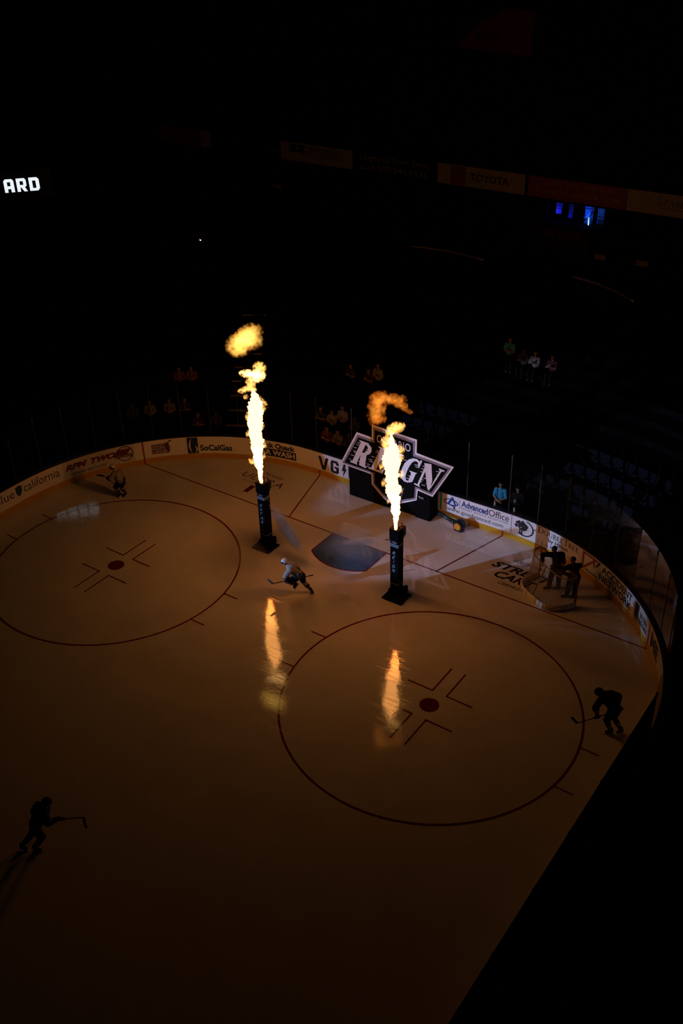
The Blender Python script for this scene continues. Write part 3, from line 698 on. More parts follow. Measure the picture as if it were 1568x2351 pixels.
# aisle gap (radial aisle at about 119 deg in the left corner)
s_aisle = -(CX + CR * math.radians(118.5 - 90))
SPECT = [  # pixel-free list: (x, y, row, shirt, skin, pose, label)
 (-12.76, 2.15, 1, 'shirt_white', 'skin', 'sit', 'person in a white shirt in the left corner rows, left of the pair in white'),
 (-12.16, 2.78, 1, 'shirt_white', 'skin', 'sit', 'person in a white shirt in the left corner rows, right of the pair in white'),
 (-13.25, 1.55, 1, 'shirt_grey', 'skin_dark', 'sit', 'person in a grey shirt left of the two white shirts in the corner'),
 (-11.62, 3.20, 1, 'shirt_grey', 'skin', 'sit', 'person in grey just right of the two white shirts in the corner'),
 (-10.53, 2.84, 0, 'shirt_red', 'skin', 'sit', 'person in a dark red top in the front row behind the left corner glass'),
 (-9.95, 3.36, 0, 'shirt_grey', 'skin_dark', 'sit', 'person in a grey top in the front row next to the dark red top'),
 (-5.95, 5.75, 1, 'shirt_grey', 'skin', 'sit', 'person in a grey top, left of the small crowd beside the inflatable sign'),
 (-5.35, 5.75, 1, 'shirt_violet', 'skin', 'sit', 'person in a dim violet top in the crowd left of the inflatable sign'),
 (-4.72, 5.75, 1, 'shirt_violet', 'skin', 'stand', 'person in a bright violet-white top standing left of the sign'),
 (-4.15, 5.75, 1, 'shirt_grey', 'skin_dark', 'sit', 'person in grey behind the left shoulder of the inflatable sign'),
 (-4.96, 4.80, 0, 'shirt_orange', 'skin', 'sit', 'person in an orange top in the front row left of the inflatable sign'),
 (-4.38, 4.80, 0, 'shirt_white', 'skin', 'sit', 'person in a pale top in the front row beside the orange top'),
 (-3.80, 4.80, 0, 'shirt_grey', 'skin_dark', 'sit', 'person in a grey top in the front row nearest the inflatable sign'),
 (-4.74, 8.57, 4, 'shirt_white', 'skin', 'stand', 'person in a pale top standing far back above the right fireball'),
 (-5.30, 8.57, 4, 'shirt_red', 'skin', 'sit', 'person in dark red sitting far back above the right fireball'),
 (-6.28, 8.57, 4, 'shirt_grey', 'skin', 'sit', 'person in grey sitting far back, left of the pair above the right fireball'),
 (-13.19, 4.63, 3, 'shirt_orange', 'skin', 'sit', 'person in an orange-brown top, left one of two in the fourth corner row'),
 (-12.77, 5.00, 3, 'shirt_orange', 'skin', 'sit', 'person in an orange-brown top, right one of two in the fourth corner row'),
 (0.06, 11.75, 8, 'shirt_blue', 'skin', 'stand', 'dim bluish figure standing at the left of the far vomitory group'),
 (0.70, 11.75, 8, 'shirt_grey', 'skin_dark', 'sit', 'person in grey sitting in the middle of the far vomitory group'),
 (1.25, 11.75, 8, 'shirt_white', 'skin', 'sit', 'person in a pale shirt leaning in the far vomitory group'),
 (2.06, 11.75, 8, 'shirt_red', 'skin', 'sit', 'person in dark red at the right of the far vomitory group'),
]
def occupied(p):
    return any((V3((x, y, 0)) - V3((p.x, p.y, 0))).length < 0.5 for (x, y, *_r) in SPECT)
cnt = 0
for k in range(4):
    for s in arc_positions(k):
        if abs(s - s_aisle) < 0.75 or cnt >= 285: continue
        if k == 0 and 3.2 < s < 5.6: continue
        p, n = rink(s, D0 + DP * k + 0.55)
        near = (k < 3 and 3.5 < s < 8.5)
        seat_at(k, s, near); cnt += 1

# ------------------------------------------------------------------ figures
def remesh(o, vox, smooth=3):
    m = o.modifiers.new('skin', 'REMESH'); m.mode = 'VOXEL'; m.voxel_size = vox; m.use_smooth_shade = True
    if smooth:
        k = o.modifiers.new('soft', 'SMOOTH'); k.iterations = smooth; k.factor = 0.5
    return o
def basis(f, up=(0, 0, 1)):                                  # columns: side, forward, up
    f = V3(f).normalized(); u = V3(up); s = f.cross(u).normalized(); u = s.cross(f).normalized()
    return Matrix((s, f, u)).transposed()
def head(mb, c, f, up=(0, 0, 1)):
    B = basis(f, up); c = V3(c)
    mb.ell(c + B @ V3((0, 0, 0.02)), (0.076, 0.095, 0.10), B); mb.ell(c + B @ V3((0, 0.02, -0.055)), (0.058, 0.075, 0.065), B)   # skull, jaw
    mb.capsule(c + B @ V3((0, 0.092, 0.012)), c + B @ V3((0, 0.112, -0.022)), 0.009, 0.015)                               # nose
    mb.capsule(c + B @ V3((-0.022, 0.086, -0.062)), c + B @ V3((0.022, 0.086, -0.062)), 0.009, 0.009)                     # lips
    for s in (-1, 1):
        mb.ell(c + B @ V3((s * 0.079, -0.005, -0.005)), (0.012, 0.026, 0.034), B)                                         # ears
        mb.capsule(c + B @ V3((s * 0.018, 0.088, 0.032)), c + B @ V3((s * 0.046, 0.080, 0.032)), 0.009, 0.008)            # brows
def eyes(mb, c, f, up=(0, 0, 1)):
    B = basis(f, up); c = V3(c)
    for s in (-1, 1): mb.ell(c + B @ V3((s * 0.031, 0.092, 0.012)), (0.013, 0.006, 0.007), B, 8, 6)
def hand(mb, wrist, d, palm, r=0.010, curl=0.5, thumb=1):
    # open relaxed hand: d points to the fingers, palm is the palm normal
    d = V3(d).normalized(); pn = V3(palm); pn = (pn - d * pn.dot(d)).normalized(); sd = d.cross(pn)
    w = V3(wrist); k = r / 0.010
    for i in range(4):
        x = (i - 1.5) * 0.021 * k; root = w + d * 0.085 * k + sd * x
        mb.capsule(w + d * 0.015 * k + sd * x * 0.7, root, 0.014 * k, 0.013 * k, 8)
        L = (0.036, 0.042, 0.039, 0.030)[i] * k; q = root; a = 0.25
        for seg in range(3):
            dd = d * math.cos(a) + pn * math.sin(a); q2 = q + dd * L * (1, 0.75, 0.6)[seg]
            mb.capsule(q, q2, r * (1, 0.93, 0.86)[seg], r * (0.93, 0.86, 0.75)[seg], 8); q = q2; a += curl
    q = w + d * 0.03 * k + sd * thumb * 0.03 * k; dd = (d * 0.7 + sd * thumb * 0.6 + pn * 0.4).normalized()
    mb.capsule(q, q + dd * 0.042 * k, r * 1.25, r * 1.1, 8); mb.capsule(q + dd * 0.042 * k, q + dd * 0.042 * k + (dd + pn * 0.6 - sd * thumb * 0.4).normalized() * 0.03 * k, r * 1.1, r * 0.9, 8)
def grip(mb, wrist, c, axis, r=0.016, rad=0.03, thumb=1):
    # fingers wrapped round a bar through c along axis; the palm sits on the wrist side
    c = V3(c); ax = V3(axis).normalized(); w = V3(wrist); tw = (w - c); tw = (tw - ax * tw.dot(ax)).normalized(); sd = ax.cross(tw)
    pc = c + tw * (rad + r * 0.6)
    mb.capsule(w, pc, r * 2.0, r * 2.2)
    for i in range(4):
        o = ax * ((i - 1.5) * r * 2.1); R = rad + r * 0.4 - (0.002 if i in (0, 3) else 0); q = None
        for a in (10, 60, 110, 165, 215 - 12 * abs(i - 1)):
            p = c + o + (tw * math.cos(math.radians(a)) + sd * math.sin(math.radians(a))) * R
            if q is not None: mb.capsule(q, p, r, r * 0.95, 8)
            q = p
    q = pc - ax * thumb * r * 3.0; q2 = c - ax * thumb * r * 3.6 - sd * (rad + r * 0.3) ; q3 = c - ax * thumb * r * 1.5 - tw * (rad * 0.7) - sd * rad * 0.6
    mb.capsule(q, q2, r * 1.25, r * 1.1, 8); mb.capsule(q2, q3, r * 1.1, r * 0.9, 8)
def limb(mb, pts, rad, seg=12):
    for i in range(len(pts) - 1): mb.capsule(pts[i], pts[i + 1], rad[i], rad[i + 1], seg)

def skater(name_label, J, face, dark=False, group=None):
    jer = M['dark_cloth'] if dark else M['jersey']; sockm = M['dark_cloth'] if dark else M['jersey']
    foot = J['toe']
    root = thing('person', name_label, 'person', (foot[0], foot[1], 0), group)
    f = V3(face).normalized(); hc = V3(J['head']); nk = V3(J['neck']); ch = V3(J['chest']); pl = V3(J['pelvis'])
    upv = (hc - nk).normalized() * 0.5 + V3((0, 0, 0.6))
    # body
    b = MB(); head(b, hc, f, upv); b.capsule(nk, hc, 0.058, 0.055); limb(b, [pl, ch, nk], [0.14, 0.155, 0.09])
    for s in ('l', 'r'):
        limb(b, [J[s + 'sh'], J[s + 'el'], J[s + 'wr']], [0.062, 0.05, 0.036]); b.capsule(ch, J[s + 'sh'], 0.11, 0.07)
        limb(b, [J[s + 'hip'], J[s + 'kn'], J[s + 'an']], [0.088, 0.062, 0.022])
        b.capsule(J[s + 'an'], V3(J[s + 'an']).lerp(V3(J[s + 'te']), 0.7), 0.022, 0.020)
        grip(b, J[s + 'wr'], J[s + 'grip'], J['axis'], 0.011, 0.018, 1 if s == 'l' else -1)
    remesh(b.build('body', M['skin'], root), 0.011, 2)
    e = MB(); eyes(e, hc, f, upv); e.build('eyes', M['ink'], root, smooth=True)
    # jersey
    b = MB(); up = (nk - pl).normalized(); fw = (f - up * f.dot(up)).normalized(); sdv = up.cross(fw)
    Bt = Matrix((sdv, fw, up)).transposed()
    b.ell(pl + up * 0.08, (0.225, 0.185, 0.17), Bt); b.ell(pl.lerp(ch, 0.5), (0.235, 0.19, 0.2), Bt); b.ell(ch, (0.26, 0.19, 0.20), Bt); b.capsule(ch, nk - up * 0.02, 0.165, 0.09)
    for s in ('l', 'r'):
        b.capsule(ch + up * 0.05, J[s + 'sh'], 0.13, 0.115); wr = V3(J[s + 'el']).lerp(V3(J[s + 'wr']), 0.72)
        limb(b, [J[s + 'sh'], J[s + 'el'], wr], [0.112, 0.095, 0.075])
    jo = remesh(b.build('jersey', jer, root), 0.018, 5)
    b = MB(); tt = (ch - pl).normalized()
    for (q, w) in ((0.03, 0.035), (0.12, 0.02)):
        c0 = pl + up * (q + 0.0); n = 28
        b.strip(lambda t, c0=c0: c0 + sdv * 0.222 * math.cos(2 * PI * t) + fw * 0.178 * math.sin(2 * PI * t), lambda t, c0=c0, w=w: c0 + up * w + sdv * 0.226 * math.cos(2 * PI * t) + fw * 0.181 * math.sin(2 * PI * t), n)
    for s in ('l', 'r'):
        el = V3(J[s + 'el']); wr = V3(J[s + 'wr']); d = (wr - el).normalized()
        b.tube([el + d * 0.02, el + d * 0.15], [0.108, 0.092], 16, caps=False)
    so = b.build('jersey_stripe', M['dark_cloth'] if not dark else M['grey'], jo, smooth=True)
    b = MB(); bc = ch.lerp(pl, 0.35) - fw * 0.172
    def nm(u, v): return tuple(bc + sdv * u + up * v - fw * (0.012 - 0.9 * u * u))
    put_text(b, '22', (-0.11, -0.09, 0.11, 0.13), nm, bold=0.03); b.build('back_number', M['dark_cloth'] if not dark else M['grey'], jo)
    # pants, socks, gloves, helmet, skates
    b = MB(); b.ell(pl, (0.19, 0.165, 0.15), Bt)
    for s in ('l', 'r'):
        hp = V3(J[s + 'hip']); kn = V3(J[s + 'kn']); limb(b, [hp, hp.lerp(kn, 0.85)], [0.135, 0.105])
    remesh(b.build('hockey_pants', M['dark_cloth'], root), 0.018, 4)
    for s in ('l', 'r'):
        kn = V3(J[s + 'kn']); an = V3(J[s + 'an']); te = V3(J[s + 'te']); d = (an - kn).normalized()
        b = MB(); limb(b, [kn - d * 0.06, kn + d * 0.10, an - d * 0.005], [0.088, 0.086, 0.050]); sk = remesh(b.build('sock', sockm, root), 0.014, 4)
        b = MB(); L = (an - kn).length; b.tube([kn + d * L * 0.42, kn + d * L * 0.68], [0.088, 0.078], 18, caps=False); b.build('sock_stripe', M['dark_cloth'] if not dark else M['grey'], sk, smooth=True)
        fd = (te - an); fd = V3((fd.x, fd.y, fd.z)).normalized(); dn = (an - kn).normalized(); dn = (dn - fd * dn.dot(fd)).normalized()
        b = MB(); limb(b, [an - dn * 0.03 - fd * 0.03, an + dn * 0.06 - fd * 0.03], [0.052, 0.055]); limb(b, [an + dn * 0.065 - fd * 0.04, an + dn * 0.07 + fd * 0.12], [0.045, 0.042]); b.capsule(an - dn * 0.02, an + dn * 0.05 + fd * 0.08, 0.05, 0.045); b.capsule(an - dn * 0.05, an + dn * 0.03 - fd * 0.02, 0.058, 0.056)
        st = remesh(b.build('skate', M['dark_cloth'], root), 0.011, 3)
        Bk = Matrix((fd.cross(dn), fd, -dn)).transposed()
        b = MB(); b.box(an + dn * 0.122 + fd * 0.045, (0.022, 0.20, 0.022), 1, Bk); b.box(an + dn * 0.140 + fd * 0.045, (0.006, 0.27, 0.024), 0, Bk); b.build('skate_blade', [M['blade'], M['bottle']], st)
        b = MB(); grip(b, V3(J[s + 'wr']), J[s + 'grip'], J['axis'], 0.021, 0.024, 1 if s == 'l' else -1); wr = V3(J[s + 'wr']); el = V3(J[s + 'el']); b.capsule(wr, wr.lerp(el, 0.36), 0.055, 0.068)
        remesh(b.build('glove', M['dark_cloth'], root), 0.010, 2)
    B = basis(f, upv); b = MB()
    n, m_ = 24, 10; vs = []
    for i in range(m_ + 1):
        for j in range(n):
            a = 2 * PI * j / n; lo = -0.25 if math.sin(a) < 0.35 else 0.35; p = lo + (PI / 2 - lo) * i / m_
            for k in (0,): vs.append(hc + B @ V3((0.102 * math.cos(p) * math.cos(a), 0.122 * math.cos(p) * math.sin(a) - 0.004, 0.03 + 0.112 * math.sin(p))))
    b.add(vs, [(i * n + j, i * n + (j + 1) % n, (i + 1) * n + (j + 1) % n, (i + 1) * n + j) for i in range(m_) for j in range(n)])
    ho = b.build('helmet', M['dark_cloth'] if dark else M['helmet'], root, smooth=True); sm = ho.modifiers.new('thick', 'SOLIDIFY'); sm.thickness = 0.012; sm.offset = 1
    b = MB(); b.strip(lambda t: hc + B @ V3((0.108 * math.cos(0.25 + 2.64 * t), 0.128 * math.sin(0.25 + 2.64 * t), 0.07)), lambda t: hc + B @ V3((0.108 * math.cos(0.25 + 2.64 * t), 0.136 * math.sin(0.25 + 2.64 * t), -0.005)), 16)
    vo = b.build('visor', M['visor'], ho, smooth=True); sm = vo.modifiers.new('thick', 'SOLIDIFY'); sm.thickness = 0.004
    b = MB()
    for s in (-1, 1): b.ell(hc + B @ V3((s * 0.103, -0.01, 0.0)), (0.012, 0.045, 0.05), B)
    for q in (-0.05, 0.05): b.ell(hc + B @ V3((q, 0.06, 0.118)), (0.018, 0.012, 0.006), B, 8, 6)
    b.build('ear_guard', M['visor'], ho, smooth=True)
    return root

def stick(label, top, heel, tip, mat=None):
    top, heel, tip = V3(top), V3(heel), V3(tip); t = thing('hockey_stick', label, 'hockey stick', heel)
    b = MB(); b.tube([top, heel], 0.016, 8); b.build('shaft', M['black'], t, smooth=True)
    d = (tip - heel); L = d.length; d = d.normalized(); sh = (top - heel).normalized(); h = (sh - d * sh.dot(d)).normalized(); n = d.cross(h)
    b = MB(); vs = []
    N = 8
    for i in range(N + 1):
        q = i / N; c = heel + d * L * q + n * 0.03 * q * q
        for (a, e) in ((-0.035, -0.006), (0.04, -0.006), (0.04, 0.006), (-0.035, 0.006)): vs.append(c + h * a * (1 - 0.25 * (q > 0.9)) + n * e)
    b.add(vs, [(4 * i + j, 4 * i + (j + 1) % 4, 4 * i + 4 + (j + 1) % 4, 4 * i + 4 + j) for i in range(N) for j in range(4)] + [(0, 1, 2, 3), (4 * N, 4 * N + 3, 4 * N + 2, 4 * N + 1)])
    b.build('blade', mat or M['grey'], t)
    b = MB(); e = top; b.tube([e - (top - heel).normalized() * 0.12, e], 0.020, 8); b.build('grip_tape', M['dark_cloth'], t, smooth=True)
    return t

def add(a, b): return tuple(V3(a) + V3(b))
# --- skater in front of the crease
top1, heel1 = V3((0.59, -3.67, 0.97)), V3((-0.57, -4.48, 0.63)); ax1 = (top1 - heel1).normalized()
def on(top, heel, q): return V3(heel).lerp(V3(top), q)
g_low, g_up = on(top1, heel1, 0.36), on(top1, heel1, 0.66)
J1 = dict(head=(-0.37, -3.99, 1.33), neck=(-0.29, -3.92, 1.18), chest=(-0.19, -3.85, 1.07), pelvis=(0.01, -3.71, 0.76),
  rsh=(-0.12, -4.03, 1.12), rel=(-0.20, -4.22, 0.93), rwr=tuple(g_low + V3((0.0, 0.02, 0.075))), rgrip=tuple(g_low),
  lsh=(-0.27, -3.69, 1.10), lel=(-0.10, -3.64, 0.88), lwr=tuple(g_up + V3((-0.01, 0.05, 0.07))), lgrip=tuple(g_up), axis=tuple(ax1),
  lhip=(0.05, -3.62, 0.70), lkn=(0.10, -3.62, 0.46), lan=(0.30, -3.50, 0.145), lte=(0.40, -3.56, 0.13),
  rhip=(-0.03, -3.83, 0.70), rkn=(-0.24, -4.06, 0.60), ran=(-0.07, -3.90, 0.47), rte=(-0.11, -3.98, 0.38), toe=(0.36, -3.50, 0))
skater('person in white hockey jersey and white helmet skating bent forward in front of the crease', J1, (-0.75, -0.62, -0.12))
stick('black hockey stick with grey blade held by the skater in front of the crease', top1, heel1, (-0.71, -4.57, 0.82))
# --- skater at the left boards
top2, heel2 = V3((-9.75, -2.42, 0.22)), V3((-10.42, -2.93, 1.08))
top2 = V3((-9.86, -2.52, 0.36)); ax2 = (top2 - heel2).normalized()
ga, gb = on(top2, heel2, 0.22), on(top2, heel2, 0.62)
J2 = dict(head=(-10.27, -2.55, 1.34), neck=(-10.21, -2.50, 1.20), chest=(-10.17, -2.47, 1.03), pelvis=(-10.09, -2.43, 0.68),
  rsh=(-10.16, -2.64, 1.10), rel=(-10.23, -2.78, 0.98), rwr=tuple(ga + V3((0.04, 0.06, 0.05))), rgrip=tuple(ga),
  lsh=(-10.16, -2.31, 1.06), lel=(-10.00, -2.28, 0.84), lwr=tuple(gb + V3((0.03, 0.07, 0.03))), lgrip=tuple(gb), axis=tuple(ax2),
  lhip=(-10.05, -2.35, 0.62), lkn=(-10.09, -2.42, 0.42), lan=(-10.00, -2.37, 0.145), lte=(-9.95, -2.50, 0.145),
  rhip=(-10.12, -2.52, 0.62), rkn=(-10.22, -2.62, 0.43), ran=(-10.16, -2.52, 0.15), rte=(-10.12, -2.65, 0.15), toe=(-9.97, -2.40, 0))
skater('person in pale striped hockey jersey skating along the far left boards', J2, (-0.55, -0.75, -0.1))
stick('dark hockey stick held low by the skater at the far left boards', top2, heel2, (-10.66, -3.08, 1.14), M['black'])
# --- dark skater by the right boards
heel3 = V3((10.98, -5.06, 0.70)); top3 = V3((12.02, -4.32, 1.22)); ax3 = (top3 - heel3).normalized()
ga, gb = on(top3, heel3, 0.42), on(top3, heel3, 0.82)
J3 = dict(head=(11.28, -4.47, 1.58), neck=(11.38, -4.41, 1.47), chest=(11.50, -4.33, 1.36), pelvis=(11.72, -4.18, 1.02),
  rsh=(11.40, -4.55, 1.42), rel=(11.34, -4.78, 1.28), rwr=tuple(ga + V3((-0.02, 0.03, 0.08))), rgrip=tuple(ga),
  lsh=(11.52, -4.14, 1.40), lel=(11.72, -4.02, 1.32), lwr=tuple(gb + V3((0.0, 0.08, 0.05))), lgrip=tuple(gb), axis=tuple(ax3),
  lhip=(11.78, -4.12, 0.94), lkn=(11.70, -4.10, 0.55), lan=(11.93, -4.03, 0.145), lte=(11.86, -4.15, 0.145),
  rhip=(11.68, -4.28, 0.94), rkn=(11.58, -4.34, 0.54), ran=(11.70, -4.22, 0.145), rte=(11.60, -4.30, 0.145), toe=(11.86, -4.10, 0))
skater('person in all dark hockey kit bent forward by the near right boards', J3, (-0.8, -0.55, -0.15), dark=True)
stick('black hockey stick held by the dark skater at the right boards', top3, heel3, (10.83, -5.16, 0.91), M['black'])
# --- dark skater at the lower left
heel4 = V3((2.33, -15.75, 1.46)); top4 = V3((1.02, -16.32, 1.02)); ax4 = (top4 - heel4).normalized()
ga, gb = on(top4, heel4, 0.44), on(top4, heel4, 0.90)
J4 = dict(head=(1.46, -16.11, 1.80), neck=(1.40, -16.16, 1.64), chest=(1.32, -16.21, 1.48), pelvis=(1.10, -16.35, 1.00),
  rsh=(1.52, -16.30, 1.56), rel=(1.62, -16.34, 1.36), rwr=tuple(ga + V3((-0.04, -0.06, 0.06))), rgrip=tuple(ga),
  lsh=(1.10, -16.15, 1.50), lel=(0.94, -16.22, 1.26), lwr=tuple(gb + V3((-0.05, 0.06, 0.05))), lgrip=tuple(gb), axis=tuple(ax4),
  lhip=(1.04, -16.29, 0.94), lkn=(0.92, -16.45, 0.56), lan=(0.66, -16.62, 0.16), lte=(0.78, -16.58, 0.145),
  rhip=(1.14, -16.43, 0.94), rkn=(1.20, -16.34, 0.54), ran=(0.98, -16.46, 0.145), rte=(1.11, -16.40, 0.145), toe=(0.98, -16.46, 0))
skater('person in dark hockey kit as a silhouette at the lower left of the ice', J4, (0.85, 0.4, -0.1), dark=True)
stick('black hockey stick held out by the silhouetted skater at the lower left', top4, heel4, (2.48, -15.86, 1.25), M['black'])

# --- standing / sitting people without kit
def civilian(root, J, face, shirt, trouser, skin, hands, hair=True, long_sleeve=False, cap=False, k=1.0):
    f = V3(face).normalized(); hc = V3(J['head']); nk = V3(J['neck']); ch = V3(J['chest']); pl = V3(J['pelvis']); upv = V3((0, 0, 1))
    b = MB(); head(b, hc, f); b.capsule(nk, hc, 0.055, 0.052); limb(b, [pl, ch, nk], [0.095, 0.095, 0.058])
    for i, s in enumerate(('l', 'r')):
        limb(b, [J[s + 'sh'], J[s + 'el'], J[s + 'wr']], [0.055, 0.043, 0.03]); b.capsule(ch, J[s + 'sh'], 0.075, 0.055)
        limb(b, [J[s + 'hip'], J[s + 'kn'], J[s + 'an']], [0.085, 0.058, 0.04]); b.capsule(J[s + 'an'], J[s + 'te'], 0.04, 0.03)
        hand(b, J[s + 'wr'], V3(hands[i][0]), V3(hands[i][1]), 0.0105, 0.45, 1 if s == 'l' else -1)
    remesh(b.build('body', skin, root), 0.011, 2)
    e = MB(); eyes(e, hc, f); e.build('eyes', M['ink'], root, smooth=True)
    up = (nk - pl).normalized(); fw = (f - up * f.dot(up)).normalized(); sdv = up.cross(fw); Bt = Matrix((sdv, fw, up)).transposed()
    b = MB(); b.ell(pl + up * 0.06, (0.165 * k, 0.125 * k, 0.14), Bt); b.ell(pl.lerp(ch, 0.5), (0.165 * k, 0.12 * k, 0.2), Bt); b.ell(ch, (0.185 * k, 0.125 * k, 0.17), Bt); b.capsule(ch, nk - up * 0.03, 0.12 * k, 0.07)
    for s in ('l', 'r'):
        b.capsule(ch + up * 0.05, J[s + 'sh'], 0.10 * k, 0.075 * k); end = V3(J[s + 'el']).lerp(V3(J[s + 'wr']), 0.9) if long_sleeve else V3(J[s + 'sh']).lerp(V3(J[s + 'el']), 0.8)
        limb(b, [J[s + 'sh'], J[s + 'el'], end] if long_sleeve else [J[s + 'sh'], end], [0.075 * k, 0.06 * k, 0.048 * k] if long_sleeve else [0.075, 0.066])
    so = remesh(b.build('shirt', shirt, root), 0.015, 3)
    b = MB(); b.ell(pl - up * 0.02, (0.16, 0.125, 0.13), Bt)
    for s in ('l', 'r'):
        kn = V3(J[s + 'kn']); an = V3(J[s + 'an']); limb(b, [J[s + 'hip'], kn, kn.lerp(an, 0.95)], [0.10 * k, 0.076 * k, 0.062 * k])
    remesh(b.build('trousers', trouser, root), 0.016, 3)
    for s in ('l', 'r'):
        b = MB(); an = V3(J[s + 'an']); te = V3(J[s + 'te']); d = (te - an); d.z = 0; d = d.normalized(); z = an.z - 0.045
        limb(b, [V3((an.x, an.y, z)) - d * 0.05, V3((an.x, an.y, z)) + d * 0.10, V3((an.x, an.y, z - 0.01)) + d * 0.18], [0.045, 0.046, 0.036]); remesh(b.build('shoe', M['dark_cloth'], root), 0.012, 2)
    B = basis(f)
    if hair:
        b = MB(); n, m_ = 20, 8; vs = []
        for i in range(m_ + 1):
            for j in range(n):
                a = 2 * PI * j / n; lo = -0.35 if math.sin(a) < 0.3 else 0.55; p = lo + (PI / 2 - lo) * i / m_
                vs.append(hc + B @ V3((0.085 * math.cos(p) * math.cos(a), 0.104 * math.cos(p) * math.sin(a) - 0.004, 0.022 + 0.107 * math.sin(p))))
        b.add(vs, [(i * n + j, i * n + (j + 1) % n, (i + 1) * n + (j + 1) % n, (i + 1) * n + j) for i in range(m_) for j in range(n)])
        h = b.build('cap' if cap else 'hair', M['dark_cloth'] if cap else M['hair'], root, smooth=True); sm = h.modifiers.new('thick', 'SOLIDIFY'); sm.thickness = 0.012
    return so

def local_sit():
    return dict(head=(0, 0.06, 1.22), neck=(0, 0.10, 1.06), chest=(0, 0.12, 0.88), pelvis=(0, 0.16, 0.50),
     lsh=(0.17, 0.11, 0.98), lel=(0.22, -0.04, 0.76), lwr=(0.05, -0.20, 0.86), rsh=(-0.17, 0.11, 0.98), rel=(-0.22, -0.04, 0.76), rwr=(-0.05, -0.20, 0.86),
     lhip=(0.09, 0.10, 0.50), lkn=(0.11, -0.28, 0.52), lan=(0.11, -0.28, 0.10), lte=(0.12, -0.44, 0.05),
     rhip=(-0.09, 0.10, 0.50), rkn=(-0.11, -0.28, 0.52), ran=(-0.11, -0.28, 0.10), rte=(-0.12, -0.44, 0.05))
def local_stand():
    return dict(head=(0, -0.02, 1.62), neck=(0, 0, 1.46), chest=(0, 0, 1.28), pelvis=(0, 0, 0.94),
     lsh=(0.18, 0, 1.38), lel=(0.24, -0.06, 1.10), lwr=(0.05, -0.24, 1.16), rsh=(-0.18, 0, 1.38), rel=(-0.24, -0.06, 1.10), rwr=(-0.05, -0.24, 1.16),
     lhip=(0.09, 0, 0.90), lkn=(0.10, -0.02, 0.50), lan=(0.10, 0.0, 0.09), lte=(0.12, -0.16, 0.04),
     rhip=(-0.09, 0, 0.90), rkn=(-0.10, -0.02, 0.50), ran=(-0.10, 0.0, 0.09), rte=(-0.12, -0.16, 0.04))
protos = {}
for (x, y, k, shirt, skin, pose, lab) in SPECT:
    key = (pose, skin)
    if key not in protos:
        r = thing('person', lab, 'person', (0, 0, 0), 'spectators behind the glass')
        Jl = local_sit() if pose == 'sit' else local_stand()
        civilian(r, Jl, (0, -1, -0.1), M['shirt_grey'], M['dark_cloth'], M[skin], [((-0.35, -0.4, 0.85), (-1, 0, 0)), ((0.35, -0.4, 0.85), (1, 0, 0))])
        protos[key] = r; o = r
    else: o = copy_tree(protos[key])
    tag(o, lab, 'person', 'spectators behind the glass')
    for ch in o.children:
        if ch.name.startswith('shirt'):
            ch.material_slots[0].link = 'OBJECT'; ch.material_slots[0].material = M[shirt]
    ax, n = None, None
    if abs(x) <= CX: n = V3((0, -1, 0))
    else:
        d = V3((x - math.copysign(CX, x), y - CY, 0)).normalized(); n = -d
    o.location = (x, y, Z0 + RISE * k); o.rotation_euler = (0, 0, math.atan2(n.x, -n.y))

# man in the blue shirt and the dim companion, right behind the end glass
def at(J, loc, rz):
    R = Matrix.Rotation(rz, 3, 'Z'); return {k: tuple(R @ V3(v) + V3(loc)) for k, v in J.items()}
Jm = local_stand(); Jm.update(lwr=(-0.02, -0.24, 1.02), rwr=(0.03, -0.27, 1.00), lel=(0.25, -0.04, 1.08), rel=(-0.25, -0.04, 1.08))
r = thing('person', 'person in a bright blue short-sleeved shirt with folded hands behind the end glass', 'person', (3.66, 4.25, 0))
civilian(r, at(Jm, (3.66, 4.25, 0.0), 0.15), (0.2, -1, -0.25), M['shirt_blue'], M['dark_cloth'], M['skin'], [((-1, -0.2, -0.2), (0, 1, 0)), ((1, -0.2, -0.2), (0, 1, 0))])
b = MB(); b.tube([(3.56, 4.14, 1.42), (3.57, 4.115, 1.30), (3.58, 4.12, 1.15), (3.585, 4.135, 1.0)], 0.012, 8); b.build('shoulder_strap', M['dark_cloth'], r)
r = thing('person', 'person in dark clothes and dark cap standing just right of the blue shirt', 'person', (4.36, 4.30, 0))
civilian(r, at(local_stand(), (4.36, 4.30, 0.0), 0.1), (0.2, -1, -0.3), M['dark_cloth'], M['dark_cloth'], M['skin'], [((-0.35, -0.4, 0.85), (-1, 0, 0)), ((0.35, -0.4, 0.85), (1, 0, 0))], long_sleeve=True, cap=True)

# phone lamp held up in the dark left stands
pd = V3((-19.07 + CX, 13.14 - CY, 0)).normalized(); pl_ = V3((-19.07, 13.14, 3.87)) + pd * 0.24; rzp = math.atan2(-pd.x, pd.y)
r = thing('person', 'unlit person holding a shining phone in the dark left stands', 'person', tuple(pl_))
civilian(r, at(local_stand(), tuple(pl_), rzp), -pd, M['shirt_grey'], M['dark_cloth'], M['skin_dark'], [(tuple(-pd * 0.5 + V3((0, 0, 0.8))), (-1, 0, 0)), (tuple(-pd * 0.5 + V3((0, 0, 0.8))), (1, 0, 0))], long_sleeve=True)
ph = thing('phone', 'single tiny bright phone lamp in the dark left stands', 'phone', (-19.07, 13.14, 4.98))
b = MB(); b.box((-19.07, 13.14, 5.02), (0.07, 0.03, 0.14), rot=Matrix.Rotation(rzp, 3, 'Z')); b.build('phone_case', M['black'], ph)
b = MB(); b.ell(V3((-19.07, 13.14, 5.0)) - pd * 0.02, (0.03, 0.03, 0.03)); b.build('phone_lamp', M['phone'], ph)

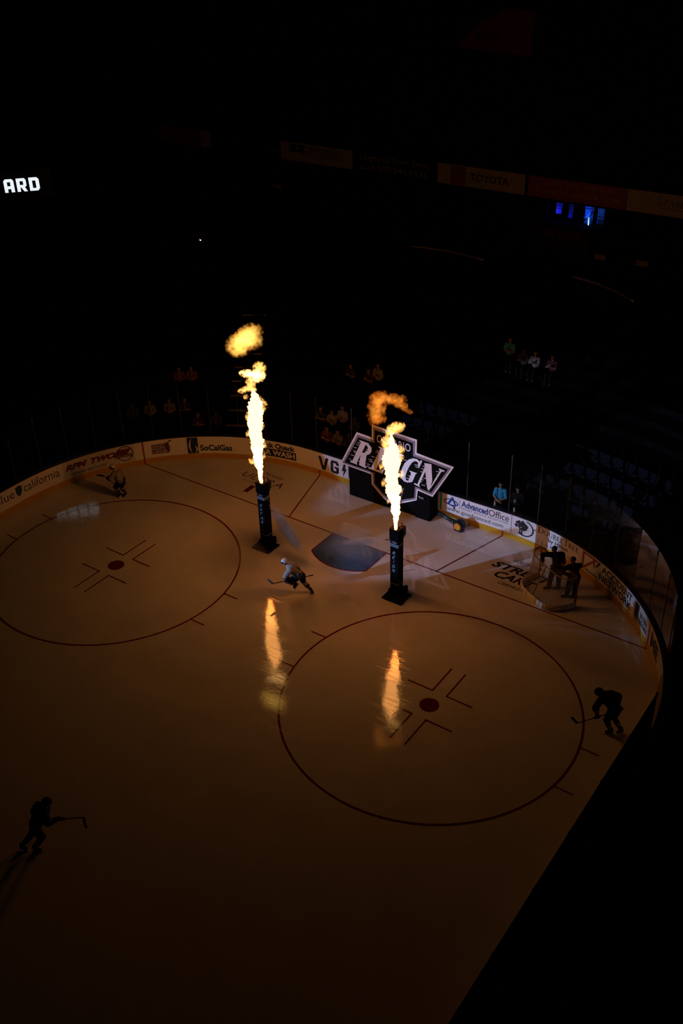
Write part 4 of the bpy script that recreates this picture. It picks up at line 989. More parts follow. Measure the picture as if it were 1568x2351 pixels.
# two attendants behind the goal net
Js = dict(head=(7.22, 1.31, 1.66), neck=(7.25, 1.35, 1.50), chest=(7.29, 1.38, 1.32), pelvis=(7.34, 1.42, 0.96),
  rsh=(7.10, 1.26, 1.42), rel=(6.88, 1.12, 1.42), rwr=(6.96, 1.02, 1.20), lsh=(7.44, 1.50, 1.42), lel=(7.56, 1.40, 1.18), lwr=(7.44, 1.16, 1.18),
  rhip=(7.26, 1.36, 0.92), rkn=(7.20, 1.30, 0.50), ran=(7.16, 1.28, 0.10), rte=(7.06, 1.16, 0.05), lhip=(7.42, 1.46, 0.92), lkn=(7.43, 1.44, 0.50), lan=(7.44, 1.46, 0.10), lte=(7.36, 1.32, 0.05))
r = thing('person', 'person in dark clothes holding the goal frame, left of the two behind the net', 'person', (7.30, 1.37, 0))
civilian(r, Js, (-0.7, -0.7, -0.2), M['dark_cloth'], M['dark_cloth'], M['skin_dark'], [((-0.3, -0.9, -0.2), (0, 0, -1)), ((0.2, -0.8, -0.6), (0.5, 0.2, -0.8))], long_sleeve=True, k=1.3)
Js = dict(head=(7.96, 1.20, 1.56), neck=(7.99, 1.22, 1.40), chest=(8.02, 1.24, 1.22), pelvis=(8.05, 1.27, 0.88),
  rsh=(7.88, 1.10, 1.30), rel=(7.66, 0.98, 1.14), rwr=(7.44, 0.92, 1.26), lsh=(8.15, 1.36, 1.30), lel=(7.98, 1.06, 1.02), lwr=(7.70, 0.92, 1.10),
  rhip=(7.97, 1.21, 0.86), rkn=(7.93, 1.17, 0.48), ran=(7.90, 1.15, 0.10), rte=(7.78, 1.06, 0.05), lhip=(8.13, 1.32, 0.86), lkn=(8.11, 1.31, 0.48), lan=(8.10, 1.32, 0.10), lte=(8.02, 1.18, 0.05))
r = thing('person', 'person in dark clothes pushing with both arms, right of the two behind the net', 'person', (8.02, 1.24, 0))
civilian(r, Js, (-0.8, -0.55, -0.3), M['dark_cloth'], M['dark_cloth'], M['skin_dark'], [((-0.8, -0.4, 0.1), (0, 0, -1)), ((-0.9, -0.3, 0.1), (0, 0, -1))], long_sleeve=True, k=1.3)

# ------------------------------------------------------------------ goal net moved into the corner
A = V3((6.55, 1.80, 0)); B_ = V3((8.36, 0.80, 0)); e = (B_ - A).normalized(); bk = V3((-0.485, -0.875, 0)); bk = (bk - e * bk.dot(e)).normalized()
W = (B_ - A).length; H = 1.22
gt = thing('goal_net', 'white goal net with padded base standing in the right corner beside two attendants', 'goal', tuple((A + B_) / 2))
def base_curve(q, depth=1.12, z=0.0):
    a = PI * q; cx_ = math.copysign(abs(math.cos(a)) ** 0.55, math.cos(a)); sy = abs(math.sin(a)) ** 0.62
    return (A + B_) / 2 - e * (W / 2 + 0.03) * cx_ + bk * depth * sy + V3((0, 0, z))
b = MB()
b.tube([A + V3((0, 0, 0)), A + V3((0, 0, H - 0.06)), A + e * 0.06 + V3((0, 0, H)), B_ - e * 0.06 + V3((0, 0, H)), B_ + V3((0, 0, H - 0.06)), B_], 0.03, 10); b.build('goal_frame', M['goal_red'], gt, smooth=True)
b = MB(); N = 40
vs = []; 
for i in range(N + 1):
    p = base_curve(i / N); q_ = base_curve(i / N, 1.02); inw = ((A + B_) / 2 + bk * 0.4 - p); inw.z = 0; inw = inw.normalized()
    for (k, z) in ((0, 0.005), (0, 0.16), (0.05, 0.21), (0.10, 0.18), (0.10, 0.005)): vs.append(p + inw * k + V3((0, 0, z)))
b.add(vs, [(5 * i + j, 5 * i + (j + 1) % 5, 5 * i + 5 + (j + 1) % 5, 5 * i + 5 + j) for i in range(N) for j in range(5)] + [(0, 1, 2, 3, 4), (5 * N, 5 * N + 4, 5 * N + 3, 5 * N + 2, 5 * N + 1)])
po = b.build('base_padding', M['net_pad'], gt)
b = MB()
for i in range(3, N - 2, 2):
    p = base_curve(i / N); inw = ((A + B_) / 2 + bk * 0.4 - p); inw.z = 0; inw = inw.normalized()
    b.tube([p - inw * 0.004 + V3((0, 0, 0.02)), p - inw * 0.004 + V3((0, 0, 0.165)), p + inw * 0.05 + V3((0, 0, 0.216)), p + inw * 0.105 + V3((0, 0, 0.18))], 0.008, 5)
b.build('lacing', M['net'], po)
def topc(q): return base_curve(q, 0.56, H)
b = MB(); b.tube([topc(i / N) for i in range(N + 1)], 0.022, 8); b.tube([topc(0.5), topc(0.5) + (base_curve(0.5, 1.08, 0.1) - topc(0.5)) * 1.0], 0.02, 8); b.build('rear_frame', M['net'], gt, smooth=True)
b = MB(); nu, nv = 66, 26; r_ = 0.003
def np_(u, v):
    p0 = base_curve(u, 1.04, 0.18); p1 = topc(u); p = p0.lerp(p1, v); c0 = (A + B_) / 2 + bk * 0.3
    p = p + (V3((c0.x, c0.y, p.z)) - p) * 0.10 * math.sin(PI * v); return p
for i in range(nu + 1): b.tube([np_(i / nu, j / 8) for j in range(9)], r_, 3, caps=False)
for j in range(nv + 1): b.tube([np_(i / 40, j / nv) for i in range(41)], r_, 3, caps=False)
for j in range(1, 9): b.tube([topc(i / 30).lerp((A + B_) / 2 - e * (W / 2) * math.cos(PI * i / 30) + V3((0, 0, H)), j / 9) for i in range(31)], r_, 3, caps=False)
for i in range(2, 40): b.tube([topc(i / 41), A + e * W * (0.5 - 0.5 * math.cos(PI * i / 41)) + V3((0, 0, H))], r_, 3, caps=False)
tag(b.build('netting', M['net'], gt))
# the skirt that guards the inside
b = MB(); b.tube([A + V3((0, 0, 0.0)), base_curve(0.1, 1.1, 0.03), base_curve(0.3, 1.1, 0.03), base_curve(0.5, 1.1, 0.03), base_curve(0.7, 1.1, 0.03), base_curve(0.9, 1.1, 0.03), B_], 0.02, 8); b.build('base_bar', M['net'], gt, smooth=True)

# ------------------------------------------------------------------ inflatable sign
OUT = [(-1.84, 3.03), (-1.13, 3.00), (-1.13, 3.56), (0.89, 3.48), (0.88, 2.92), (2.49, 2.80), (1.62, 1.23), (0.96, 1.30), (0.92, 0.84), (0.14, 0.42), (-0.33, 0.30), (-0.62, 0.44), (-1.15, 0.89), (-1.17, 1.35), (-2.66, 1.40)]
INB = [(-1.75, 2.83), (-1.00, 2.80), (-0.99, 3.37), (0.72, 3.30), (0.73, 2.74), (2.25, 2.64), (1.56, 1.41), (0.84, 1.46), (0.81, 0.93), (0.12, 0.60), (-0.30, 0.50), (-0.52, 0.60), (-1.00, 0.99), (-1.01, 1.48), (-2.43, 1.52)]
GRY = [((a[0] * 0.52 + c[0] * 0.48), (a[1] * 0.52 + c[1] * 0.48)) for a, c in zip(OUT, INB)]
gs = thing('inflatable_sign', 'big black and white inflatable sign on a black block at the end boards', 'sign', (-0.4, 2.9, 0))
yy = lambda d: (lambda x, z: (x, 2.62 - d, z))
b = MB(); b.prism(OUT, yy(0.0), yy(-0.55)); o = b.build('sign_body', M['black_fabric'], gs); bevel(o, 0.03)
b = MB(); b.prism(OUT, yy(0.014), yy(0.001)); b.build('white_border', M['white_fabric'], gs)
b = MB(); b.prism(GRY, yy(0.026), yy(0.010)); b.build('grey_inset', M['grey_fabric'], gs)
b = MB(); b.prism(INB, yy(0.038), yy(0.020)); b.build('black_face', M['black_fabric'], gs)
b = MB(); _lz = [0.044]
def L(x, z): return (x, 2.62 - _lz[0], z)
put_text(b, 'ONTARIO', (-0.88, 2.89, 0.63, 3.22), L, bold=0.0, space=1.08)
def band(o_, i_):
    _lz[0] += 0.0007
    n = len(o_); vs = [L(*p) for p in o_] + [L(*p) for p in i_]
    b.add(vs, [(k, k + 1, n + k + 1, n + k) for k in range(n - 1)])
for q in ([(-2.08, 1.64), (-1.86, 1.64), (-1.36, 2.70), (-1.60, 2.70)], [(-1.72, 2.74), (-1.25, 2.72), (-1.30, 2.64), (-1.64, 2.66)], [(-2.17, 1.62), (-1.80, 1.60), (-1.84, 1.68), (-2.10, 1.71)],   # R
          [(-1.62, 2.22), (-1.73, 1.62), (-1.46, 1.57), (-1.36, 2.22)], [(-1.50, 1.64), (-1.46, 1.57), (-1.36, 1.60), (-1.40, 1.66)],
          [(-1.18, 1.62), (-0.94, 1.62), (-0.46, 2.68), (-0.70, 2.68)], [(-0.82, 2.73), (-0.20, 2.68), (-0.28, 2.44), (-0.34, 2.56), (-0.52, 2.62), (-0.78, 2.66)],                                   # E
          [(-0.74, 2.20), (-0.46, 2.20), (-0.40, 2.32), (-0.50, 2.05), (-0.56, 2.10), (-0.78, 2.12)], [(-1.30, 1.60), (-0.62, 1.56), (-0.52, 1.86), (-0.66, 1.70), (-0.94, 1.66), (-1.22, 1.67)],
          [(-0.40, 1.60), (-0.16, 1.60), (0.26, 2.66), (0.02, 2.66)], [(-0.10, 2.70), (0.36, 2.68), (0.30, 2.61), (-0.06, 2.63)], [(-0.50, 1.56), (-0.04, 1.55), (-0.08, 1.62), (-0.42, 1.63)],             # I
          [(0.58, 2.09), (0.95, 2.08), (0.88, 2.02), (0.74, 1.64), (0.62, 1.56), (0.56, 1.62), (0.68, 2.00)], [(1.12, 2.70), (1.16, 2.66), (1.02, 2.32), (0.98, 2.40), (0.98, 2.56)],                          # G
          [(1.25, 2.62), (1.56, 2.66), (1.61, 1.95), (1.48, 1.46), (1.40, 1.56)], [(1.46, 1.50), (1.56, 1.62), (2.04, 2.56), (1.96, 2.56)], [(1.88, 2.58), (2.14, 2.56), (2.08, 2.49), (1.90, 2.51)],       # N
          [(0.94, 1.53), (1.02, 1.53), (1.36, 2.42), (1.30, 2.52)], [(0.80, 1.57), (1.10, 1.50), (1.04, 1.58), (0.86, 1.62)]): _lz[0] += 0.0007; b.poly(q, L)
band([(-1.44, 2.72), (-1.24, 2.69), (-1.12, 2.57), (-1.12, 2.42), (-1.20, 2.28), (-1.36, 2.17), (-1.58, 2.14)], [(-1.42, 2.64), (-1.33, 2.60), (-1.29, 2.52), (-1.31, 2.41), (-1.38, 2.31), (-1.46, 2.25), (-1.55, 2.22)])
band([(1.08, 2.60), (0.94, 2.69), (0.76, 2.68), (0.56, 2.56), (0.38, 2.34), (0.26, 2.06), (0.22, 1.80), (0.26, 1.62), (0.38, 1.54), (0.54, 1.54), (0.70, 1.64)],
     [(1.02, 2.50), (0.94, 2.58), (0.84, 2.58), (0.72, 2.48), (0.60, 2.28), (0.50, 2.04), (0.44, 1.82), (0.44, 1.68), (0.48, 1.62), (0.56, 1.63), (0.64, 1.72)])
for (x, z, l) in ((-1.82, 2.62, .16), (-1.86, 2.52, .18), (-1.98, 2.36, .16), (-2.02, 2.20, .20), (-1.98, 2.14, .17), (-2.14, 1.98, .18), (-2.22, 1.76, .12), (-1.40, 2.44, .10), (-1.46, 2.34, .12), (-1.66, 1.86, .14), (-1.78, 1.80, .10),
                  (-0.92, 2.54, .18), (-0.96, 2.46, .16), (-1.16, 2.20, .20), (-1.30, 2.04, .22), (-1.26, 1.96, .20), (-1.40, 1.80, .20), (-1.44, 1.70, .22), (0.34, 2.50, .14), (0.52, 1.86, .18), (0.44, 1.74, .2), (0.80, 2.44, .18), (0.84, 2.36, .18),
                  (1.16, 2.48, .14), (1.10, 2.36, .16), (1.08, 2.22, .12), (1.30, 2.14, .12), (1.20, 1.98, .16), (1.04, 1.88, .20), (1.00, 1.78, .18), (1.32, 1.76, .14), (1.12, 1.66, .20), (1.74, 2.44, .16), (1.78, 2.30, .14), (1.70, 2.08, .12)):
    _lz[0] += 0.0003; b.poly([(x, z), (x + l * 0.5, z - 0.025), (x + l, z - 0.012), (x + l, z + 0.012), (x + l * 0.5, z + 0.002)], L)
put_text(b, 'TM', (1.02, 1.00, 1.24, 1.10), L); b.build('white_lettering', M['white_fabric'], gs)
b = MB()
b.poly([(-0.56, 1.26), (-0.46, 0.76), (0.24, 0.74), (0.36, 1.26), (0.18, 1.04), (0.06, 1.28), (-0.10, 1.06), (-0.26, 1.28), (-0.40, 1.04)], yy(0.044)); b.build('crown_emblem', M['grey_fabric'], gs)
b = MB(); b.poly([(-0.50, 1.14), (-0.42, 0.80), (0.20, 0.78), (0.30, 1.12), (0.18, 0.98), (0.06, 1.18), (-0.10, 1.00), (-0.26, 1.18), (-0.40, 0.98)], yy(0.050)); b.build('crown_face', M['black_fabric'], gs)
b = MB()
for (x0, x1, y0) in ((-2.30, -0.36, 2.66), (-0.36, 0.80, 2.72), (0.80, 1.50, 2.66)):
    b.box(((x0 + x1) / 2, (y0 + 3.25) / 2, 0.69), (x1 - x0 - 0.004, 3.25 - y0, 1.37))
b.box((-0.4, 3.0, 1.9), (3.2, 0.5, 1.2))
o = b.build('base_block', M['black_fabric'], gs); bevel(o, 0.05)

# blower beside it
bt = thing('blower', 'dark blower fan with a round orange cover beside the yellow kickplate', 'blower', (2.72, 2.80, 0))
Rb = Matrix.Rotation(PI / 2, 3, 'X')
b = MB(); b.tube([(2.72, 2.66, 0.24), (2.72, 2.74, 0.24), (2.72, 2.92, 0.24), (2.72, 2.98, 0.24)], [0.20, 0.23, 0.23, 0.19], 24); b.box((2.72, 2.82, 0.04), (0.30, 0.30, 0.07)); b.box((2.72, 2.82, 0.46), (0.12, 0.10, 0.06)); b.build('fan_housing', M['cap'], bt, smooth=False)
b = MB(); b.tube([(2.72, 2.655, 0.24), (2.72, 2.625, 0.24)], [0.15, 0.14], 28); b.build('fan_cover', M['orange'], bt); b = MB(); b.tube([(2.72 + 0.155 * math.cos(2 * PI * i / 28), 2.645, 0.24 + 0.155 * math.sin(2 * PI * i / 28)) for i in range(28)], 0.014, 6, closed=True); b.build('cover_ring', M['ink'], bt, smooth=True)
pt = thing('air_pipe', 'black pipe lying along the yellow kickplate between the sign and the blower', 'pipe', (2.0, 3.0, 0.16))
b = MB(); b.tube([(1.50, 3.10, 0.28), (2.48, 2.88, 0.24)], 0.085, 16); b.build('pipe_tube', M['pipe'], pt, smooth=True)
b = MB(); b.tube([(2.40, 2.897, 0.243), (2.46, 2.884, 0.241)], 0.095, 16); b.build('pipe_clamp', M['steel'], pt)

# water bottles on the ledge
for i, (x, lab) in enumerate(((3.79, 'white water bottle on the ledge left of the man in the blue shirt'), (4.60, 'white water bottle on the ledge right of the man in the blue shirt'))):
    t = thing('water_bottle', lab, 'bottle', (x, 3.54, 1.10))
    b = MB(); b.tube([(x, 3.54, 1.102), (x, 3.54, 1.25), (x, 3.54, 1.275)], [0.036, 0.036, 0.030], 14); b.build('bottle_body', M['bottle'], t)
    b = MB(); b.tube([(x, 3.54, 1.275), (x, 3.54, 1.295), (x, 3.54, 1.30), (x, 3.54, 1.33)], [0.031, 0.031, 0.010, 0.008], 12); b.build('bottle_cap', M['ink'], t)

# ------------------------------------------------------------------ flame towers
def tower(cx, cy, word, label, nozzle_dir):
    t = thing('flame_tower', label, 'flame machine', (cx, cy, 0))
    h = 0.165
    b = MB(); b.box((cx + 0.21, cy - 0.33, 0.03), (0.80, 0.70, 0.05)); b.box((cx + 0.05, cy - 0.05, 0.10), (0.46, 0.44, 0.10)); o = b.build('base_plate', M['black'], t); bevel(o, 0.01)
    b = MB(); b.box((cx, cy, 1.15), (2 * h, 2 * h, 2.1)); o = b.build('column', M['black'], t); bevel(o, 0.008)
    # collar: open box with notched walls
    b = MB(); k = 0.185
    b.box((cx, cy, 2.24), (2 * k, 2 * k, 0.06)); b.box((cx, cy - k + 0.01, 2.44), (2 * k, 0.02, 0.40)); b.box((cx - k + 0.01, cy, 2.44), (0.02, 2 * k, 0.40)); b.box((cx + k - 0.01, cy - 0.06, 2.44), (0.02, 2 * k - 0.12, 0.40)); b.box((cx, cy + k - 0.01, 2.40), (2 * k, 0.02, 0.32))
    b.box((cx, cy, 2.50), (2 * k - 0.04, 2 * k - 0.04, 0.02)); b.build('collar', M['black'], t)
    b = MB(); b.box((cx + k - 0.02, cy + 0.13, 2.50), (0.16, 0.14, 0.34)); b.box((cx + 0.04, cy + k + 0.02, 2.62), (0.08, 0.06, 0.16)); b.build('gas_box', M['metal_dark'], t)
    b = MB(); b.tube([(cx, cy, 2.50), (cx, cy, 2.58)], [0.05, 0.035], 14); b.build('burner', M['brass'], t)
    b = MB()
    for (x, z) in ((cx + k + 0.004, 2.48), (cx + k + 0.004, 2.33)): b.ell((x, cy - 0.10, z), (0.008, 0.012, 0.012), None, 8, 6)
    b.build('bolt', M['steel'], t)
    b = MB()
    for (z0, z1) in ((2.00, 2.04), (1.93, 1.97), (0.36, 0.39)):
        b.box((cx, cy, (z0 + z1) / 2), (2 * h + 0.008, 2 * h + 0.008, z1 - z0))
    b.build('stripe', M['stripe'], t)
    b = MB(); n = len(word); zt, pitch = 1.74, (0.185 if n > 5 else 0.185)
    ys = lambda x, z: (x, cy - h - 0.004, z)
    for i, chh in enumerate(word):
        w = 0.05 if chh == 'I' else 0.12
        put_text(b, chh, (cx - w / 2 - 0.02, zt - pitch * i - 0.13, cx + w / 2 - 0.02, zt - pitch * i), ys, shear=0.35)
    xs = lambda y, z: (cx + h + 0.004, y, z)
    b.build('lettering', M['letter'], t)
    b = MB(); b.poly([(cx - 0.10, 2.16), (cx - 0.10, 2.10), (cx, 2.04 + 0.02), (cx + 0.10, 2.10), (cx + 0.10, 2.16), (cx + 0.05, 2.12), (cx, 2.18), (cx - 0.05, 2.12)], ys); b.build('crest', M['grey_fabric'], t)
    b = MB(); b.tube([(cx + 0.36, cy - 0.02, 0.13), (cx + 0.42, cy - 0.02, 0.13)], 0.11, 18); b.tube([(cx + 0.37, cy - 0.02, 0.12), (cx + 0.40, cy - 0.02, 0.34)], [0.07, 0.075], 14); b.build('wheel', M['black'], t, smooth=False)
    d = V3(nozzle_dir).normalized(); p = V3((cx + (h if d.x > 0 else -h), cy - 0.05, 2.10)); b = MB(); b.tube([p - d * 0.05, p + d * 0.26], [0.020, 0.022], 10); b.build('smoke_nozzle', M['brass'], t, smooth=True)
    return p + d * 0.26
T1, T2 = (-3.02, -1.80), (2.765, -1.735)
n1 = tower(*T1, 'ONTARIO', 'black flame tower with seven stacked pale letters, left of the crease', (0.75, -0.25, -0.62))
n2 = tower(*T2, 'REIGN', 'black flame tower with five stacked pale letters, right of the crease', (-0.95, -0.1, -0.28))

# ------------------------------------------------------------------ fire and smoke (volumes)
RH = math.atan2(0.573, 0.8195)
def volume_material(name, kind, ramp=None, gain=6.0, nscale=5.0, namp=1.2, bias=0.0, strength=10.0, density=1.0, col=(1, 1, 1), lo=(1, .12, .005), mid=(1, .36, .04), hi=(1, .62, .18), detail=6.0, zs=1.0, step=0.25):
    m = bpy.data.materials.new(name); m.use_nodes = True; nt = m.node_tree; nt.nodes.clear(); N_ = nt.nodes.new; Lk = nt.links.new
    out_ = N_('ShaderNodeOutputMaterial'); tc = N_('ShaderNodeTexCoord')
    def math_(op, a, b_=None, c=None):
        k = N_('ShaderNodeMath'); k.operation = op
        for i, q in enumerate((a, b_, c)):
            if q is None: continue
            if isinstance(q, (int, float)): k.inputs[i].default_value = q
            else: Lk(q, k.inputs[i])
        return k.outputs[0]
    if ramp:                                                 # column: radius and lean follow the height
        sx = N_('ShaderNodeSeparateXYZ'); Lk(tc.outputs['Object'], sx.inputs[0])
        z0, z1 = ramp[0][0], ramp[-1][0]
        zn = math_('DIVIDE', math_('SUBTRACT', sx.outputs[2], z0), z1 - z0)
        cr_ = N_('ShaderNodeValToRGB'); cr_.color_ramp.interpolation = 'LINEAR'
        els = cr_.color_ramp.elements
        for i, (z, c0, r0) in enumerate(ramp):
            pos = (z - z0) / (z1 - z0)
            el = els[0] if i == 0 else (els[1] if i == len(ramp) - 1 else els.new(pos))
            el.position = pos; el.color = (c0 + 0.5, r0, 0, 1)
        Lk(zn, cr_.inputs[0]); sc_ = N_('ShaderNodeSeparateColor'); Lk(cr_.outputs[0], sc_.inputs[0])
        dx = math_('SUBTRACT', sx.outputs[0], math_('SUBTRACT', sc_.outputs[0], 0.5))
        d = math_('SQRT', math_('ADD', math_('MULTIPLY', dx, dx), math_('MULTIPLY', sx.outputs[1], sx.outputs[1])))
        field = math_('SUBTRACT', 1.0, math_('DIVIDE', d, math_('MAXIMUM', sc_.outputs[1], 0.01)))
    else:                                                    # ellipsoid filling its bounding box
        mp = N_('ShaderNodeMapping'); mp.inputs['Location'].default_value = (-1, -1, -1); mp.inputs['Scale'].default_value = (2, 2, 2)
        Lk(tc.outputs['Generated'], mp.inputs[0]); ln = N_('ShaderNodeVectorMath'); ln.operation = 'LENGTH'; Lk(mp.outputs[0], ln.inputs[0])
        field = math_('SUBTRACT', 1.0, ln.outputs['Value'])
    nm = N_('ShaderNodeMapping'); nm.inputs['Scale'].default_value = (1, 1, zs); Lk(tc.outputs['Object'], nm.inputs[0])
    nz = N_('ShaderNodeTexNoise'); nz.inputs['Scale'].default_value = nscale; nz.inputs['Detail'].default_value = detail; nz.inputs['Roughness'].default_value = 0.62; nz.inputs['Distortion'].default_value = 0.6
    Lk(nm.outputs[0], nz.inputs['Vector'])
    f = math_('ADD', field, math_('MULTIPLY', math_('SUBTRACT', nz.outputs[0], 0.5), namp))
    f = math_('ADD', f, bias)
    dn = N_('ShaderNodeClamp'); Lk(math_('MULTIPLY', f, gain), dn.inputs[0])
    if kind == 'fire':
        cr2 = N_('ShaderNodeValToRGB'); e = cr2.color_ramp.elements; e[0].position = 0.0; e[0].color = (*lo, 1); e[1].position = 1.0; e[1].color = (*hi, 1); k = e.new(0.5); k.color = (*mid, 1)
        Lk(dn.outputs[0], cr2.inputs[0]); em = N_('ShaderNodeEmission'); Lk(cr2.outputs[0], em.inputs[0]); Lk(math_('MULTIPLY', dn.outputs[0], strength), em.inputs[1]); Lk(em.outputs[0], out_.inputs['Volume'])
    else:
        vs_ = N_('ShaderNodeVolumeScatter'); vs_.inputs['Color'].default_value = (*col, 1); Lk(math_('MULTIPLY', dn.outputs[0], density), vs_.inputs['Density']); vs_.inputs['Anisotropy'].default_value = 0.2
        Lk(vs_.outputs[0], out_.inputs['Volume'])
    m.cycles.volume_step_rate = step
    return m

def flame(axis, prof, label, wisps, seed):
    t = thing('flame', label, 'flame', (axis[0], axis[1], 2.58)); 
    z0 = prof[0][0]; z1 = prof[-1][0]
    def at_(z):
        for (a, c) in zip(prof[:-1], prof[1:]):
            if z <= c[0]:
                q = (z - a[0]) / max(1e-6, c[0] - a[0]); return a[1] + (c[1] - a[1]) * q, a[2] + (c[2] - a[2]) * q
        return prof[-1][1], prof[-1][2]
    ux, uy = math.cos(RH), math.sin(RH)
    # glowing core with a ragged surface
    b = MB(); nr, ns = 300, 56; vs = []
    for i in range(nr + 1):
        z = z0 + (z1 - z0) * i / nr; c0, r0 = at_(z)
        for j in range(ns):
            a = 2 * PI * j / ns; p = V3((math.cos(a) * 2.0 * max(r0, 0.1), math.sin(a) * 2.0 * max(r0, 0.1), z * 0.85 + seed)); p2 = V3((math.cos(a) * 1.5 * max(r0, 0.1), math.sin(a) * 1.5 * max(r0, 0.1), z * 0.75 + seed))
            d = noise.fractal(p * 3.2, 0.7, 2.1, 5) * 0.40 + noise.fractal(p2 * 9.0, 0.8, 2.1, 4) * 0.26
            rr = max(0.008, r0 * (0.78 + d)); zz = z + 0.35 * r0 * d
            lx, ly = c0 + rr * math.cos(a), rr * math.sin(a)
            vs.append((axis[0] + ux * lx - uy * ly, axis[1] + uy * lx + ux * ly, zz))
    fs_ = [(i * ns + j, i * ns + (j + 1) % ns, (i + 1) * ns + (j + 1) % ns, (i + 1) * ns + j) for i in range(nr) for j in range(ns)]
    fs_ += [tuple(range(ns - 1, -1, -1)), tuple(nr * ns + j for j in range(ns))]
    b.add(vs, fs_); b.build('flame_core', M['core'], t, smooth=True)
    # thinner orange fringe round it
    loc = bpy.data.objects.new('flame_fringe', None)
    hull = MB(); rings = []
    for i in range(0, 41):
        z = z0 - 0.03 + (z1 - z0 + 0.1) * i / 40; c0, r0 = at_(z); R = r0 * 1.5 + 0.05
        for j in range(14):
            a = 2 * PI * j / 14; rings.append((c0 + R * math.cos(a), R * math.sin(a), z))
    hull.add(rings, [(i * 14 + j, i * 14 + (j + 1) % 14, (i + 1) * 14 + (j + 1) % 14, (i + 1) * 14 + j) for i in range(40) for j in range(14)] + [tuple(range(13, -1, -1)), tuple(40 * 14 + j for j in range(14))])
    bpy.data.objects.remove(loc)
    me_o = hull.build('flame_fringe', volume_material('fire_fringe', 'fire', ramp=[(z, c, r * 1.12) for z, c, r in prof], gain=5, nscale=9.0, namp=3.2, bias=-0.02, strength=11, lo=(1, .10, .004), mid=(1, .34, .05), hi=(1, .5, .12), zs=0.7, step=0.08), None)
    me_o.parent = t; me_o.location = (0, 0, -2.58); me_o.rotation_euler = (0, 0, RH)
    # torn-off tongues
    for i, (z, c, r, rz, st, tilt) in enumerate(wisps):
        k = MB(); k.ell((0, 0, 0), (r * 1.25, r * 1.0, rz * 1.25), None, 16, 10)
        o = k.build('flame_tongue', M['tongue_hot' if st else 'tongue'], None); o.parent = t
        o.location = (ux * c, uy * c, z - 2.58); o.rotation_euler = (0, tilt, RH)
    return t
def fireball(label, axis, lobes, mat, base):
    ux, uy = math.cos(RH), math.sin(RH)
    t = thing('fireball', label, 'fireball', (axis[0] + ux * base[0], axis[1] + uy * base[0], base[1]))
    for (z, c, rx, rz, tilt) in lobes:
        k = MB(); k.ell((0, 0, 0), (rx * 1.25, min(rx, rz) * 1.25, rz * 1.25), None, 20, 12)
        o = k.build('fire_lobe', mat, None); o.parent = t
        o.location = (ux * (c - base[0]), uy * (c - base[0]), z - base[1]); o.rotation_euler = (0, tilt, RH)
    return t
def core_material():
    # glow weighted low and deep orange so light on the ice falls off faster
    m = bpy.data.materials.new('flame_core'); m.use_nodes = True; nt = m.node_tree; nt.nodes.clear()
    o = nt.nodes.new('ShaderNodeOutputMaterial'); e = nt.nodes.new('ShaderNodeEmission'); tc = nt.nodes.new('ShaderNodeTexCoord')
    sx = nt.nodes.new('ShaderNodeSeparateXYZ'); mr = nt.nodes.new('ShaderNodeMapRange'); mr.interpolation_type = 'SMOOTHSTEP'
    mr.inputs['From Min'].default_value = 0.5; mr.inputs['From Max'].default_value = 1.7
    mx = nt.nodes.new('ShaderNodeMix'); mx.data_type = 'RGBA'; mx.inputs['A'].default_value = (1.0, 0.23, 0.036, 1); mx.inputs['B'].default_value = (1.0, 0.39, 0.095, 1)
    st = nt.nodes.new('ShaderNodeMapRange'); st.inputs['To Min'].default_value = CORE_LOW; st.inputs['To Max'].default_value = CORE_HIGH
    nt.links.new(tc.outputs['Object'], sx.inputs[0]); nt.links.new(sx.outputs[2], mr.inputs['Value']); nt.links.new(mr.outputs['Result'], mx.inputs['Factor']); nt.links.new(mr.outputs['Result'], st.inputs['Value'])
    nt.links.new(mx.outputs['Result'], e.inputs['Color']); nt.links.new(st.outputs['Result'], e.inputs['Strength']); nt.links.new(e.outputs[0], o.inputs['Surface']); return m
CORE_LOW, CORE_HIGH = 30.0, 8.8
M['core'] = core_material(); M['core'].cycles.emission_sampling = 'FRONT_BACK'
M['tongue_hot'] = volume_material('hot_flame_tongue', 'fire', gain=5, nscale=9, namp=4.4, bias=-0.18, strength=16, mid=(1, .38, .06), hi=(1, .55, .18), step=0.06)
M['tongue'] = volume_material('flame_tongue', 'fire', gain=5, nscale=11.0, namp=4.6, bias=-0.22, strength=9, mid=(1, .40, .06), hi=(1, .5, .12), step=0.12)
M['ball_bright'] = volume_material('bright_fireball', 'fire', gain=2.6, nscale=6.0, namp=3.0, bias=-0.12, strength=2.0, lo=(1, .14, .005), mid=(1, .38, .04), hi=(1, .62, .12), detail=8, step=0.10)
M['ball_dim'] = volume_material('dim_fireball', 'fire', gain=2.2, nscale=6.5, namp=3.2, bias=-0.14, strength=1.9, lo=(1, .10, .003), mid=(1, .20, .012), hi=(1, .34, .04), detail=8, step=0.10)

